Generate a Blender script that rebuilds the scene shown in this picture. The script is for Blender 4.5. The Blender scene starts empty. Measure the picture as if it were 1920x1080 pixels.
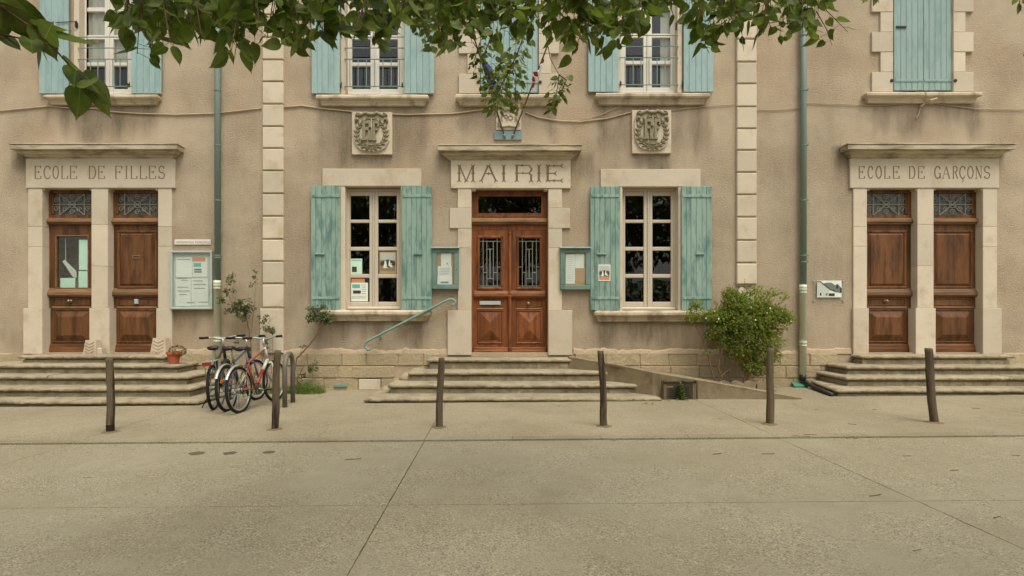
import bpy, bmesh, math, random
from mathutils import Vector, Matrix, noise
R = math.radians
random.seed(11)

# ------------------------------------------------------------------ camera, sky, sun, exposure
scene = bpy.context.scene
COL = scene.collection
CAM_Z, CAM_D, FPX, HX, HY = 1.456, 10.0, 1030.0, 935.0, 585.0
cam_d = bpy.data.cameras.new('camera')
cam = bpy.data.objects.new('camera', cam_d)
COL.objects.link(cam)
cam.location = (0, -CAM_D, CAM_Z)
cam.rotation_euler = (R(90), 0, 0)
cam_d.sensor_width = 36
cam_d.lens = 36 * FPX / 1920
cam_d.shift_x = (960 - HX) / 1920
cam_d.shift_y = (HY - 540) / 1920
cam_d.clip_start = 0.05
cam_d.clip_end = 2000
scene.camera = cam

SUN_EL, SUN_AZ = 64.0, 28.0          # azimuth: degrees to the right of straight behind the camera
w = bpy.data.worlds.new('World')
scene.world = w
w.use_nodes = True
nt = w.node_tree
nt.nodes.clear()
out = nt.nodes.new('ShaderNodeOutputWorld')
bg = nt.nodes.new('ShaderNodeBackground')
sky = nt.nodes.new('ShaderNodeTexSky')
sky.sky_type = 'NISHITA'
sky.sun_disc = False
sky.sun_elevation = R(SUN_EL)
sky.sun_rotation = R(180 - SUN_AZ)
sky.air_density = 1.0
sky.dust_density = 4.0
sky.ozone_density = 1.0
hs = nt.nodes.new('ShaderNodeHueSaturation')      # thin overcast: the blue is washed out
hs.inputs['Saturation'].default_value = 0.12
nt.links.new(sky.outputs[0], hs.inputs['Color'])
nt.links.new(hs.outputs[0], bg.inputs[0])
bg.inputs[1].default_value = 0.12
nt.links.new(bg.outputs[0], out.inputs[0])
sun_d = bpy.data.lights.new('sun', 'SUN')
sun = bpy.data.objects.new('sun', sun_d)
COL.objects.link(sun)
sun_d.energy = 1.5
sun_d.angle = R(34)
sun_d.color = (1.0, 0.92, 0.78)
_d = Vector((math.sin(R(SUN_AZ)) * math.cos(R(SUN_EL)), -math.cos(R(SUN_AZ)) * math.cos(R(SUN_EL)), math.sin(R(SUN_EL))))
sun.rotation_euler = _d.to_track_quat('Z', 'Y').to_euler()
sun.location = (6, -14, 20)
scene.view_settings.view_transform = 'Standard'
scene.view_settings.look = 'None'
scene.view_settings.gamma = 1
scene.view_settings.use_curve_mapping = False
scene.view_settings.exposure = 0.68
scene.render.engine = 'CYCLES'

# ------------------------------------------------------------------ measuring helpers (facade is the plane y = 0)
def S(y=0.0): return FPX / (CAM_D + y)
def X(px, y=0.0): return (px - HX) / S(y)
def Z(py, y=0.0): return CAM_Z - (py - HY) / S(y)
def P(px, py, y): return Vector((X(px, y), y, Z(py, y)))
def zg(x): return 0.045 + 0.008 * x                     # ground rises gently to the right
def G(px, py):                                          # a spot on the ground
    x = 0
    for _ in range(6):
        s = (py - HY) / (CAM_Z - zg(x)); x = (px - HX) / s
    return Vector((x, FPX / s - CAM_D, zg(x)))

# ------------------------------------------------------------------ object helpers
def tag(o, label=None, cat=None, group=None, kind=None):
    if label: o['label'] = label
    if cat: o['category'] = cat
    if group: o['group'] = group
    if kind: o['kind'] = kind
    return o
def thing(name, loc, label, cat, group=None):
    o = bpy.data.objects.new(name, None)
    COL.objects.link(o)
    o.location = loc
    o.empty_display_size = 0.1
    return tag(o, label, cat, group)
def root_loc(o):
    while o.parent: o = o.parent
    return o.location.copy()
class MB:
    def __init__(s): s.v = []; s.f = []; s.m = []
    def face(s, pts, mi=0):
        n = len(s.v); s.v += [tuple(p) for p in pts]; s.f.append(tuple(range(n, n + len(pts)))); s.m.append(mi)
        return s
    def box(s, x0, x1, y0, y1, z0, z1, b=0.0, mi=0):
        if x0 > x1: x0, x1 = x1, x0
        if y0 > y1: y0, y1 = y1, y0
        if z0 > z1: z0, z1 = z1, z0
        n = len(s.v)
        if b <= 0:
            s.v += [(x0,y0,z0),(x1,y0,z0),(x1,y1,z0),(x0,y1,z0),(x0,y0,z1),(x1,y0,z1),(x1,y1,z1),(x0,y1,z1)]
            fs = [(0,3,2,1),(4,5,6,7),(0,1,5,4),(1,2,6,5),(2,3,7,6),(3,0,4,7)]
            s.f += [tuple(n + i for i in f) for f in fs]; s.m += [mi] * 6
        else:                                              # chamfered on the four front edges
            b = min(b, (x1-x0)*.45, (z1-z0)*.45, (y1-y0)*.9)
            s.v += [(x0,y1,z0),(x1,y1,z0),(x1,y1,z1),(x0,y1,z1),(x0,y0+b,z0),(x1,y0+b,z0),(x1,y0+b,z1),(x0,y0+b,z1),
                    (x0+b,y0,z0+b),(x1-b,y0,z0+b),(x1-b,y0,z1-b),(x0+b,y0,z1-b)]
            fs = [(0,3,2,1),(8,9,10,11)]
            for i in range(4):
                j = (i + 1) % 4
                fs += [(i, j, 4 + j, 4 + i), (4 + i, 4 + j, 8 + j, 8 + i)]
            s.f += [tuple(n + i for i in f) for f in fs]; s.m += [mi] * len(fs)
        return s
    def tube(s, pts, r, n=8, caps=True, mi=0):
        pts = [Vector(p) for p in pts]
        rs = r if isinstance(r, (list, tuple)) else [r] * len(pts)
        base = len(s.v); up = None
        for i, p in enumerate(pts):
            if i == 0: t = pts[1] - p
            elif i == len(pts) - 1: t = p - pts[i-1]
            else: t = (pts[i+1] - p).normalized() + (p - pts[i-1]).normalized()
            t = t.normalized() if t.length > 1e-9 else Vector((0,0,1))
            if up is None:
                a = Vector((0,0,1)) if abs(t.z) < .9 else Vector((1,0,0))
                up = (a - t * a.dot(t)).normalized()
            else:
                u2 = up - t * up.dot(t)
                up = u2.normalized() if u2.length > 1e-6 else up
            q = t.cross(up)
            for k in range(n):
                a = 2 * math.pi * k / n
                s.v.append(tuple(p + (up * math.cos(a) + q * math.sin(a)) * rs[i]))
        for i in range(len(pts) - 1):
            for k in range(n):
                k2 = (k + 1) % n
                s.f.append((base+i*n+k, base+i*n+k2, base+(i+1)*n+k2, base+(i+1)*n+k)); s.m.append(mi)
        if caps:
            s.f.append(tuple(base + k for k in range(n))[::-1]); s.m.append(mi)
            e = base + (len(pts) - 1) * n
            s.f.append(tuple(e + k for k in range(n))); s.m.append(mi)
        return s
    def ring(s, c, axis, r, w, n=24, k=6, mi=0):           # torus
        c = Vector(c); axis = Vector(axis).normalized()
        a = Vector((0,0,1)) if abs(axis.z) < .9 else Vector((1,0,0))
        u = axis.cross(a).normalized(); v = axis.cross(u)
        b = len(s.v)
        for i in range(n):
            t = 2*math.pi*i/n; d = u*math.cos(t) + v*math.sin(t)
            for j in range(k):
                q = 2*math.pi*j/k
                s.v.append(tuple(c + d*(r + w*math.cos(q)) + axis*(w*math.sin(q))))
        for i in range(n):
            i2 = (i+1) % n
            for j in range(k):
                j2 = (j+1) % k
                s.f.append((b+i*k+j, b+i2*k+j, b+i2*k+j2, b+i*k+j2)); s.m.append(mi)
        return s
    def lathe(s, c, prof, n=16, axis='z', mi=0):           # prof: (radius, height)
        c = Vector(c); b = len(s.v)
        for (r, h) in prof:
            for k in range(n):
                t = 2*math.pi*k/n
                if axis == 'z': p = Vector((r*math.cos(t), r*math.sin(t), h))
                else: p = Vector((r*math.cos(t), -h, r*math.sin(t)))
                s.v.append(tuple(c + p))
        for i in range(len(prof)-1):
            for k in range(n):
                k2 = (k+1) % n
                s.f.append((b+i*n+k, b+i*n+k2, b+(i+1)*n+k2, b+(i+1)*n+k)); s.m.append(mi)
        s.f.append(tuple(b+k for k in range(n))[::-1]); s.m.append(mi)
        e = b+(len(prof)-1)*n
        s.f.append(tuple(e+k for k in range(n))); s.m.append(mi)
        return s
    def sphere(s, c, r, n=10, m=7, mi=0):
        return s.lathe(c, [(max(1e-4, r*math.sin(math.pi*i/(m-1))), -r*math.cos(math.pi*i/(m-1))) for i in range(m)], n, mi=mi)
    def prism_x(s, prof, x0, x1, mi=0):                    # prof: list of (y, z), closed, extruded along x
        n = len(prof); b = len(s.v)
        s.v += [(x0, y, z) for y, z in prof] + [(x1, y, z) for y, z in prof]
        for i in range(n):
            j = (i+1) % n
            s.f.append((b+i, b+n+i, b+n+j, b+j)); s.m.append(mi)
        s.f.append(tuple(b+i for i in range(n))); s.m.append(mi)
        s.f.append(tuple(b+n+i for i in range(n))[::-1]); s.m.append(mi)
        return s
    def raised(s, x0, x1, z0, z1, y, h, ins, mi=0):        # raised door panel
        iz = min(ins, (z1-z0)*.49); ix = min(ins, (x1-x0)*.49)
        a = [(x0,y,z0),(x1,y,z0),(x1,y,z1),(x0,y,z1)]
        c = [(x0+ix,y-h,z0+iz),(x1-ix,y-h,z0+iz),(x1-ix,y-h,z1-iz),(x0+ix,y-h,z1-iz)]
        n = len(s.v); s.v += a + c
        for i in range(4):
            j = (i+1) % 4; s.f.append((n+i, n+j, n+4+j, n+4+i)); s.m.append(mi)
        s.f.append((n+4,n+5,n+6,n+7)); s.m.append(mi)
        return s
    def frame(s, x0, x1, z0, z1, w, y0, y1, b=0.004, mi=0): # picture-frame moulding
        s.box(x0, x1, y0, y1, z1-w, z1, b, mi); s.box(x0, x1, y0, y1, z0, z0+w, b, mi)
        s.box(x0, x0+w, y0, y1, z0+w, z1-w, b, mi); s.box(x1-w, x1, y0, y1, z0+w, z1-w, b, mi)
        return s
    def build(s, name, mat, parent=None, smooth=False, local=False, fix=True):
        me = bpy.data.meshes.new(name)
        off = Vector((0,0,0)) if (parent is None or local) else root_loc(parent)
        me.from_pydata([(v[0]-off.x, v[1]-off.y, v[2]-off.z) for v in s.v], [], s.f)
        mats = mat if isinstance(mat, (list, tuple)) else [mat]
        for m in mats: me.materials.append(m)
        if len(mats) > 1: me.polygons.foreach_set('material_index', s.m)
        if fix:
            bm = bmesh.new(); bm.from_mesh(me); bmesh.ops.recalc_face_normals(bm, faces=bm.faces); bm.to_mesh(me); bm.free()
        if smooth: me.polygons.foreach_set('use_smooth', [True]*len(me.polygons))
        me.update()
        o = bpy.data.objects.new(name, me)
        COL.objects.link(o)
        if parent: o.parent = parent
        return o
def bx(name, mat, parent, x0, x1, y0, y1, z0, z1, b=0.006):
    return MB().box(x0, x1, y0, y1, z0, z1, b).build(name, mat, parent)

# ------------------------------------------------------------------ materials
def nn(t, k, **kw):
    n = t.nodes.new(k)
    for a, v in kw.items(): setattr(n, a, v)
    return n
def mathn(t, op, a, b=None, clamp=False):
    n = t.nodes.new('ShaderNodeMath'); n.operation = op; n.use_clamp = clamp
    for i, v in enumerate((a, b)):
        if v is None: continue
        if isinstance(v, (int, float)): n.inputs[i].default_value = v
        else: t.links.new(v, n.inputs[i])
    return n.outputs[0]
def mixc(t, fac, a, b, mode='MIX'):
    n = t.nodes.new('ShaderNodeMix'); n.data_type = 'RGBA'; n.blend_type = mode; n.clamp_factor = True
    for sock, v in ((n.inputs[0], fac), (n.inputs[6], a), (n.inputs[7], b)):
        if isinstance(v, (int, float)): sock.default_value = v
        elif isinstance(v, (tuple, list)): sock.default_value = (v[0], v[1], v[2], 1)
        else: t.links.new(v, sock)
    return n.outputs[2]
def noisen(t, vec, scale, detail=4, rough=.55, stretch=None):
    if stretch:
        m = t.nodes.new('ShaderNodeVectorMath'); m.operation = 'MULTIPLY'; m.inputs[1].default_value = stretch
        t.links.new(vec, m.inputs[0]); vec = m.outputs[0]
    n = t.nodes.new('ShaderNodeTexNoise'); n.inputs['Scale'].default_value = scale
    n.inputs['Detail'].default_value = detail; n.inputs['Roughness'].default_value = rough
    t.links.new(vec, n.inputs['Vector'])
    return n.outputs[0]
def ramp(t, v, a, b):
    n = t.nodes.new('ShaderNodeMapRange'); n.inputs[1].default_value = a; n.inputs[2].default_value = b
    n.interpolation_type = 'SMOOTHSTEP'
    t.links.new(v, n.inputs[0]); return n.outputs[0]
def srgb(r, g, b):
    f = lambda c: (c/255/12.92) if c/255 <= .04045 else ((c/255+.055)/1.055)**2.4
    return (f(r), f(g), f(b))
def mat(name, col, rough=.8, var=.25, nscale=2.5, fine=.15, fscale=45, stretch=None, bump=.3, bscale=60, bdist=.004,
        rand=.08, dirt=None, dirt_scale=1.5, dirt_lo=.5, dirt_hi=.75, dirt_amt=.6, dirt_stretch=None,
        attr=None, attr_col=None, spec=.3, metal=0.0, objspace=False):
    m = bpy.data.materials.new(name); m.use_nodes = True
    t = m.node_tree; t.nodes.clear()
    o = nn(t, 'ShaderNodeOutputMaterial'); p = nn(t, 'ShaderNodeBsdfPrincipled')
    t.links.new(p.outputs[0], o.inputs[0])
    if objspace: vec = nn(t, 'ShaderNodeTexCoord').outputs['Object']
    else: vec = nn(t, 'ShaderNodeNewGeometry').outputs['Position']
    inf = nn(t, 'ShaderNodeObjectInfo')
    ov = nn(t, 'ShaderNodeVectorMath', operation='ADD'); t.links.new(vec, ov.inputs[0])
    sc = nn(t, 'ShaderNodeVectorMath', operation='SCALE'); sc.inputs[0].default_value = (37, 19, 53)
    t.links.new(inf.outputs['Random'], sc.inputs['Scale'])
    t.links.new(sc.outputs[0], ov.inputs[1])
    pv = ov.outputs[0] if rand > 0 else vec
    n1 = noisen(t, pv, nscale, 5, .6, stretch)
    n2 = noisen(t, pv, fscale, 3, .6, stretch)
    f = mathn(t, 'MULTIPLY_ADD', n1, var*2); f.node.inputs[2].default_value = 1 - var
    f2 = mathn(t, 'MULTIPLY_ADD', n2, fine*2); f2.node.inputs[2].default_value = 1 - fine
    f = mathn(t, 'MULTIPLY', f, f2)
    if rand > 0:
        r_ = mathn(t, 'MULTIPLY_ADD', inf.outputs['Random'], rand*2); r_.node.inputs[2].default_value = 1 - rand
        f = mathn(t, 'MULTIPLY', f, r_)
    cc = nn(t, 'ShaderNodeCombineColor')
    for i in range(3): t.links.new(f, cc.inputs[i])
    c = mixc(t, 1.0, col, cc.outputs[0], 'MULTIPLY')
    if dirt is not None:
        dn = ramp(t, noisen(t, pv, dirt_scale, 6, .65, dirt_stretch), dirt_lo, dirt_hi)
        c = mixc(t, mathn(t, 'MULTIPLY', dn, dirt_amt), c, dirt)
    if attr:
        a = nn(t, 'ShaderNodeAttribute', attribute_name=attr)
        brk = mathn(t, 'MULTIPLY_ADD', noisen(t, vec, 9, 6, .75, (1.6,1,.35)), 1.7); brk.node.inputs[2].default_value = .12
        c = mixc(t, mathn(t, 'MULTIPLY', a.outputs['Fac'], brk, True), c, attr_col)
    t.links.new(c, p.inputs['Base Color'])
    p.inputs['Roughness'].default_value = rough
    p.inputs['Specular IOR Level'].default_value = spec
    p.inputs['Metallic'].default_value = metal
    if bump > 0:
        b = nn(t, 'ShaderNodeBump'); b.inputs['Strength'].default_value = bump; b.inputs['Distance'].default_value = bdist
        if attr:
            bv = mathn(t, 'MULTIPLY_ADD', ramp(t, noisen(t, vec, .9, 4, .6), .35, .65), .55); bv.node.inputs[2].default_value = .45; t.links.new(bv, b.inputs['Strength'])
        bn = noisen(t, pv, bscale, 7, .74, stretch)
        t.links.new(bn, b.inputs['Height']); t.links.new(b.outputs[0], p.inputs['Normal'])
    return m
M = {}
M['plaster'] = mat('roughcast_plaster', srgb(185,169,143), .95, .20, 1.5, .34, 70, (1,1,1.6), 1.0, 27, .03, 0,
                   dirt=srgb(180,154,124), dirt_scale=.45, dirt_lo=.42, dirt_hi=.7, dirt_amt=.6, attr='stain', attr_col=srgb(122,109,90), spec=.1)  # the attribute holds wall dirt and painted tree shade
M['stone'] = mat('cut_limestone', srgb(201,188,164), .85, .14, 1.6, .10, 60, None, .4, 45, .006, .11,
                 dirt=srgb(170,150,118), dirt_scale=2.4, dirt_lo=.48, dirt_hi=.76, dirt_amt=.65, spec=.2)
M['stone_grey'] = mat('weathered_carved_stone', srgb(140,133,106), .9, .3, 14, .2, 70, None, .5, 60, .006, 0, spec=.1)
M['cornice'] = mat('cornice_stone', srgb(190,177,151), .9, .2, 2.2, .1, 40, None, .5, 40, .008, .04,
                   dirt=srgb(116,103,80), dirt_scale=3.0, dirt_lo=.42, dirt_hi=.68, dirt_amt=.75, dirt_stretch=(.6,1,2.5), spec=.15)
M['sill'] = mat('sill_stone', srgb(194,179,153), .9, .2, 3, .12, 50, None, .4, 40, .006, .05,
                dirt=srgb(120,100,74), dirt_scale=4.0, dirt_lo=.45, dirt_hi=.7, dirt_amt=.7, dirt_stretch=(1,1,.5), spec=.15)
M['plinth'] = mat('plinth_rock_faced_stone', srgb(180,163,130), .9, .2, 4, .2, 35, None, 1.0, 13, .04, .10,
                  dirt=srgb(166,148,122), dirt_scale=2.0, dirt_lo=.45, dirt_hi=.7, dirt_amt=.6, spec=.1)
M['mortar'] = mat('plinth_mortar', srgb(180,160,132), .95, .25, 4, .25, 60, None, .9, 30, .02, 0, spec=.1)
M['step'] = mat('worn_step_stone', srgb(162,150,123), .92, .3, 3.5, .3, 45, None, 1.0, 35, .02, .08,
                dirt=srgb(88,76,54), dirt_scale=4.5, dirt_lo=.42, dirt_hi=.74, dirt_amt=.5, dirt_stretch=(1,1,1), spec=.15)
M['ramp'] = mat('ramp_concrete', srgb(136,122,95), .92, .25, 2.5, .22, 40, None, .7, 40, .012, 0,
                dirt=srgb(102,90,68), dirt_scale=3.5, dirt_lo=.48, dirt_hi=.7, dirt_amt=.6, spec=.15)
def paint(name, col, dark, amt, rand=.05):
    return mat(name, col, .75, .10, 5, .08, 40, (1,1,.25), .25, 40, .003, rand, dirt=dark, dirt_scale=5.5, dirt_lo=.45, dirt_hi=.66,
               dirt_amt=amt, dirt_stretch=(1.3,1,.38), spec=.25)
M['shutter_low'] = paint('weathered_teal_paint', srgb(138,162,147), srgb(90,120,110), .9)
M['shutter_up'] = paint('lit_shutter_paint', srgb(152,176,170), srgb(124,152,150), .55, .03)  # brighter light on the upper floor painted in as a lighter, bluer tone
M['shutter_pale'] = paint('faded_pale_paint', srgb(146,168,160), srgb(120,146,140), .6, .03)
M['board_paint'] = paint('notice_frame_paint', srgb(112,136,124), srgb(84,108,100), .6, .0)
def wood(name, col, dark, rough=.5, horiz=False):
    return mat(name, col, rough, .35, 7, .35, 55, (.07,1,1) if horiz else (1,1,.07), .5, 50, .004, .20, dirt=dark, dirt_scale=5, dirt_lo=.40, dirt_hi=.66,
               dirt_amt=.85, dirt_stretch=(.22,1,1.6) if horiz else (1.6,1,.22), spec=.22)
M['wood_brown'] = wood('varnished_brown_oak', srgb(110,73,42), srgb(62,41,24))
M['wood_red'] = wood('varnished_red_oak', srgb(131,78,43), srgb(78,48,27), .5)
M['wood_trim'] = wood('faded_brown_oak', srgb(128,96,66), srgb(94,68,46), .65, True)
M['wood_brown_h'] = wood('brown_oak_rail', srgb(116,76,44), srgb(72,46,26), .5, True)
M['wood_red_h'] = wood('red_oak_rail', srgb(136,82,46), srgb(88,54,30), .5, True)
M['post'] = mat('weathered_post_timber', srgb(98,86,68), .9, .35, 5, .4, 40, (1,1,.07), 1.0, 26, .02, .10,
                dirt=srgb(42,36,28), dirt_scale=6, dirt_lo=.48, dirt_hi=.66, dirt_amt=.85, dirt_stretch=(1.6,1.6,.22), spec=.1)
M['post_base'] = mat('tarred_post_foot', srgb(44,38,32), .9, .3, 12, .3, 50, spec=.1)
M['frame_low'] = mat('beige_window_paint', srgb(192,180,158), .6, .08, 3, .04, 50, None, .1, 50, .002, .03, spec=.3)
M['frame_up'] = mat('cream_window_paint', srgb(222,216,200), .6, .06, 3, .04, 50, None, .1, 50, .002, .03, spec=.3)
M['iron_rail'] = mat('grey_green_iron_paint', srgb(118,140,130), .55, .1, 8, .1, 60, spec=.4)
M['iron_dark'] = mat('dark_iron', srgb(58,52,46), .6, .2, 10, .2, 60, spec=.4)
M['grille'] = mat('grey_iron_grille', srgb(138,136,120), .55, .15, 10, .15, 60, spec=.4)
M['handrail'] = mat('turquoise_rail_paint', srgb(120,148,132), .5, .12, 9, .1, 60, spec=.4)
M['pipe_green'] = mat('grey_green_pipe_paint', srgb(116,134,122), .55, .12, 1.5, .06, 60, (1,1,.3), .1, 40, .002, 0, spec=.4)
M['pipe_pale'] = mat('pale_pvc_pipe', srgb(216,219,196), .5, .08, 2, .05, 60, (1,1,.3), .05, 40, .002, 0, spec=.4)
M['black'] = mat('black_plastic', srgb(40,38,35), .5, .15, 6, .1, 60, spec=.4)
M['rubber'] = mat('black_rubber', srgb(36,35,33), .85, .15, 8, .1, 60, spec=.2)
M['brass'] = mat('tarnished_metal', srgb(150,128,100), .4, .2, 12, .1, 60, metal=.7, spec=.5)
M['letters'] = mat('engraved_letter_shade', srgb(128,112,84), .95, .2, 9, .15, 60, spec=.05)
M['cable'] = mat('beige_cable', srgb(186,164,132), .7, .15, 6, .1, 60, spec=.3)
M['aluminium'] = mat('matt_aluminium', srgb(176,184,176), .45, .08, 4, .05, 60, spec=.5, metal=.2)
M['paper'] = mat('white_paper', srgb(222,226,212), .8, .05, 6, .03, 60, bump=0, rand=.04, spec=.2)
M['paper_green'] = mat('pale_green_paper', srgb(196,228,204), .8, .05, 6, .03, 60, bump=0, rand=.02, spec=.2)
M['board_back'] = mat('notice_backing', srgb(190,196,180), .7, .06, 5, .04, 60, bump=0, rand=0, spec=.3)
M['cork'] = mat('cork_backing', srgb(176,146,104), .85, .1, 10, .15, 70, spec=.1)
M['ink'] = mat('grey_print', srgb(120,126,116), .8, .2, 30, .2, 90, bump=0, spec=.1)
M['ink_dark'] = mat('dark_print', srgb(70,68,60), .8, .3, 30, .2, 90, bump=0, spec=.1)
M['orange'] = mat('orange_print', srgb(206,142,100), .8, .08, 10, .05, 60, bump=0, spec=.1)
M['teal'] = mat('teal_print', srgb(100,186,166), .8, .08, 10, .05, 60, bump=0, spec=.1)
M['sepia'] = mat('sepia_print', srgb(140,124,96), .7, .5, 30, .4, 70, bump=0, spec=.2)
M['sepia_sky'] = mat('sepia_sky_print', srgb(178,182,170), .7, .1, 12, .05, 60, bump=0, spec=.2)
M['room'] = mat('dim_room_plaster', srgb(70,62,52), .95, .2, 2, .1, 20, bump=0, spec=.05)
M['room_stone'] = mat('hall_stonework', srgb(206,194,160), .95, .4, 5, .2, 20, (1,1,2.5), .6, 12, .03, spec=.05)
M['curtain'] = mat('net_curtain', srgb(190,188,176), .95, .12, 18, .05, 60, (1,1,.03), .3, 18, .01, spec=.05)
M['terracotta'] = mat('terracotta', srgb(176,96,68), .85, .12, 7, .08, 60, spec=.2)
M['soil'] = mat('dry_soil', srgb(112,98,74), .95, .3, 10, .3, 60, spec=.05)
M['white_paint'] = mat('white_bike_paint', srgb(188,188,174), .35, .06, 8, .04, 60, bump=0, spec=.5)
M['red_paint'] = mat('red_bike_paint', srgb(150,44,38), .35, .1, 8, .05, 60, bump=0, spec=.5)
M['orange_paint'] = mat('orange_bike_paint', srgb(150,72,50), .4, .1, 8, .05, 60, bump=0, spec=.5)
M['blue_paint'] = mat('dark_blue_bike_paint', srgb(62,72,84), .4, .1, 8, .05, 60, bump=0, spec=.5)
M['green_paint'] = mat('green_bike_paint', srgb(96,138,110), .4, .1, 8, .05, 60, bump=0, spec=.5)
M['chrome'] = mat('dull_chrome', srgb(176,178,168), .4, .1, 8, .05, 60, bump=0, metal=.6, spec=.5)
M['rack'] = mat('grey_rack_paint', srgb(138,148,128), .5, .1, 8, .05, 60, bump=0, spec=.4)
M['reflector'] = mat('red_reflector', srgb(140,34,36), .25, .05, 8, .05, 60, bump=0, spec=.6)
M['reflector_or'] = mat('orange_reflector', srgb(214,104,40), .25, .05, 8, .05, 60, bump=0, spec=.6)
M['grey_fabric'] = mat('grey_bag_fabric', srgb(92,96,90), .9, .15, 10, .1, 60, spec=.1)
M['hoop'] = mat('brown_grey_steel', srgb(104,98,88), .5, .12, 6, .08, 60, spec=.4)
M['flag_blue'] = mat('blue_flag_cloth', srgb(58,74,122), .85, .08, 6, .05, 60, bump=0, spec=.1)
M['flag_white'] = mat('white_flag_cloth', srgb(222,218,212), .85, .05, 6, .04, 60, bump=0, spec=.1)
M['flag_red'] = mat('red_flag_cloth', srgb(170,56,52), .85, .08, 6, .05, 60, bump=0, spec=.1)
M['plate_blue'] = mat('grey_blue_plate', srgb(122,140,140), .6, .15, 5, .1, 60, spec=.3)
M['bark'] = mat('grey_bark', srgb(98,86,68), .95, .3, 6, .3, 30, (1,1,.3), .8, 20, .02, .05, spec=.1)
M['twig'] = mat('brown_twig', srgb(92,72,52), .9, .2, 10, .2, 60, spec=.1)
M['rose_stem'] = mat('rose_stem', srgb(128,96,72), .85, .25, 10, .2, 60, spec=.15)
M['petal'] = mat('pale_petals', srgb(226,222,196), .8, .05, 10, .05, 60, bump=0, spec=.2)
M['litter'] = mat('dry_litter', srgb(98,80,52), .95, .4, 9, .3, 60, bump=0, spec=.05)

def ground_mat(name, col, dark, light, vs=115, damp=None):
    m = bpy.data.materials.new(name); m.use_nodes = True
    t = m.node_tree; p = t.nodes['Principled BSDF']
    pos = nn(t, 'ShaderNodeNewGeometry').outputs['Position']
    v = nn(t, 'ShaderNodeTexVoronoi'); v.inputs['Scale'].default_value = vs; t.links.new(pos, v.inputs['Vector'])
    sep = nn(t, 'ShaderNodeSeparateColor'); t.links.new(v.outputs['Color'], sep.inputs[0])
    big = noisen(t, pos, .55, 5, .6); mid = noisen(t, pos, 5, 5, .7); fin = noisen(t, pos, 160, 3, .6)
    c = mixc(t, ramp(t, big, .38, .62), col, dark)
    c = mixc(t, mathn(t, 'MULTIPLY', ramp(t, noisen(t, pos, 1.3, 6, .7, (1, .5, 1)), .52, .72), .32), c, (dark[0]*.72, dark[1]*.72, dark[2]*.7))
    k = mathn(t, 'MULTIPLY_ADD', mid, .36); k.node.inputs[2].default_value = .82
    k2 = mathn(t, 'MULTIPLY_ADD', fin, .8); k2.node.inputs[2].default_value = .6
    k = mathn(t, 'MULTIPLY', k, k2)
    cc = nn(t, 'ShaderNodeCombineColor')
    for i in range(3): t.links.new(k, cc.inputs[i])
    c = mixc(t, 1.0, c, cc.outputs[0], 'MULTIPLY')
    vis = ramp(t, noisen(t, pos, 1.6, 4, .6), .3, .62)            # where the aggregate is laid bare
    hi = mathn(t, 'MULTIPLY', ramp(t, sep.outputs[0], .66, 1.0), mathn(t, 'MULTIPLY', vis, .66))
    lo = mathn(t, 'MULTIPLY', ramp(t, sep.outputs[1], .70, .98), mathn(t, 'MULTIPLY', vis, .8))
    c = mixc(t, hi, c, light)
    c = mixc(t, lo, c, (dark[0]*.45, dark[1]*.45, dark[2]*.42))
    t.links.new(c, p.inputs['Base Color'])
    p.inputs['Roughness'].default_value = .9; p.inputs['Specular IOR Level'].default_value = .2
    b = nn(t, 'ShaderNodeBump'); b.inputs['Strength'].default_value = .7; b.inputs['Distance'].default_value = .006
    h = mathn(t, 'ADD', mathn(t, 'MULTIPLY', v.outputs['Distance'], -1.2), mathn(t, 'MULTIPLY', fin, .8))
    t.links.new(h, b.inputs['Height']); t.links.new(b.outputs[0], p.inputs['Normal'])
    return m
M['road'] = ground_mat('aggregate_concrete', srgb(145,138,115), srgb(138,130,106), srgb(184,176,150))
M['pave'] = ground_mat('pavement_concrete', srgb(150,140,115), srgb(138,128,103), srgb(186,176,150), 125)
M['kerb'] = ground_mat('kerb_concrete', srgb(148,140,115), srgb(130,121,97), srgb(172,164,139), 120)
M['earth'] = ground_mat('joint_earth', srgb(92,83,62), srgb(76,68,50), srgb(108,98,76), 90)

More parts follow.
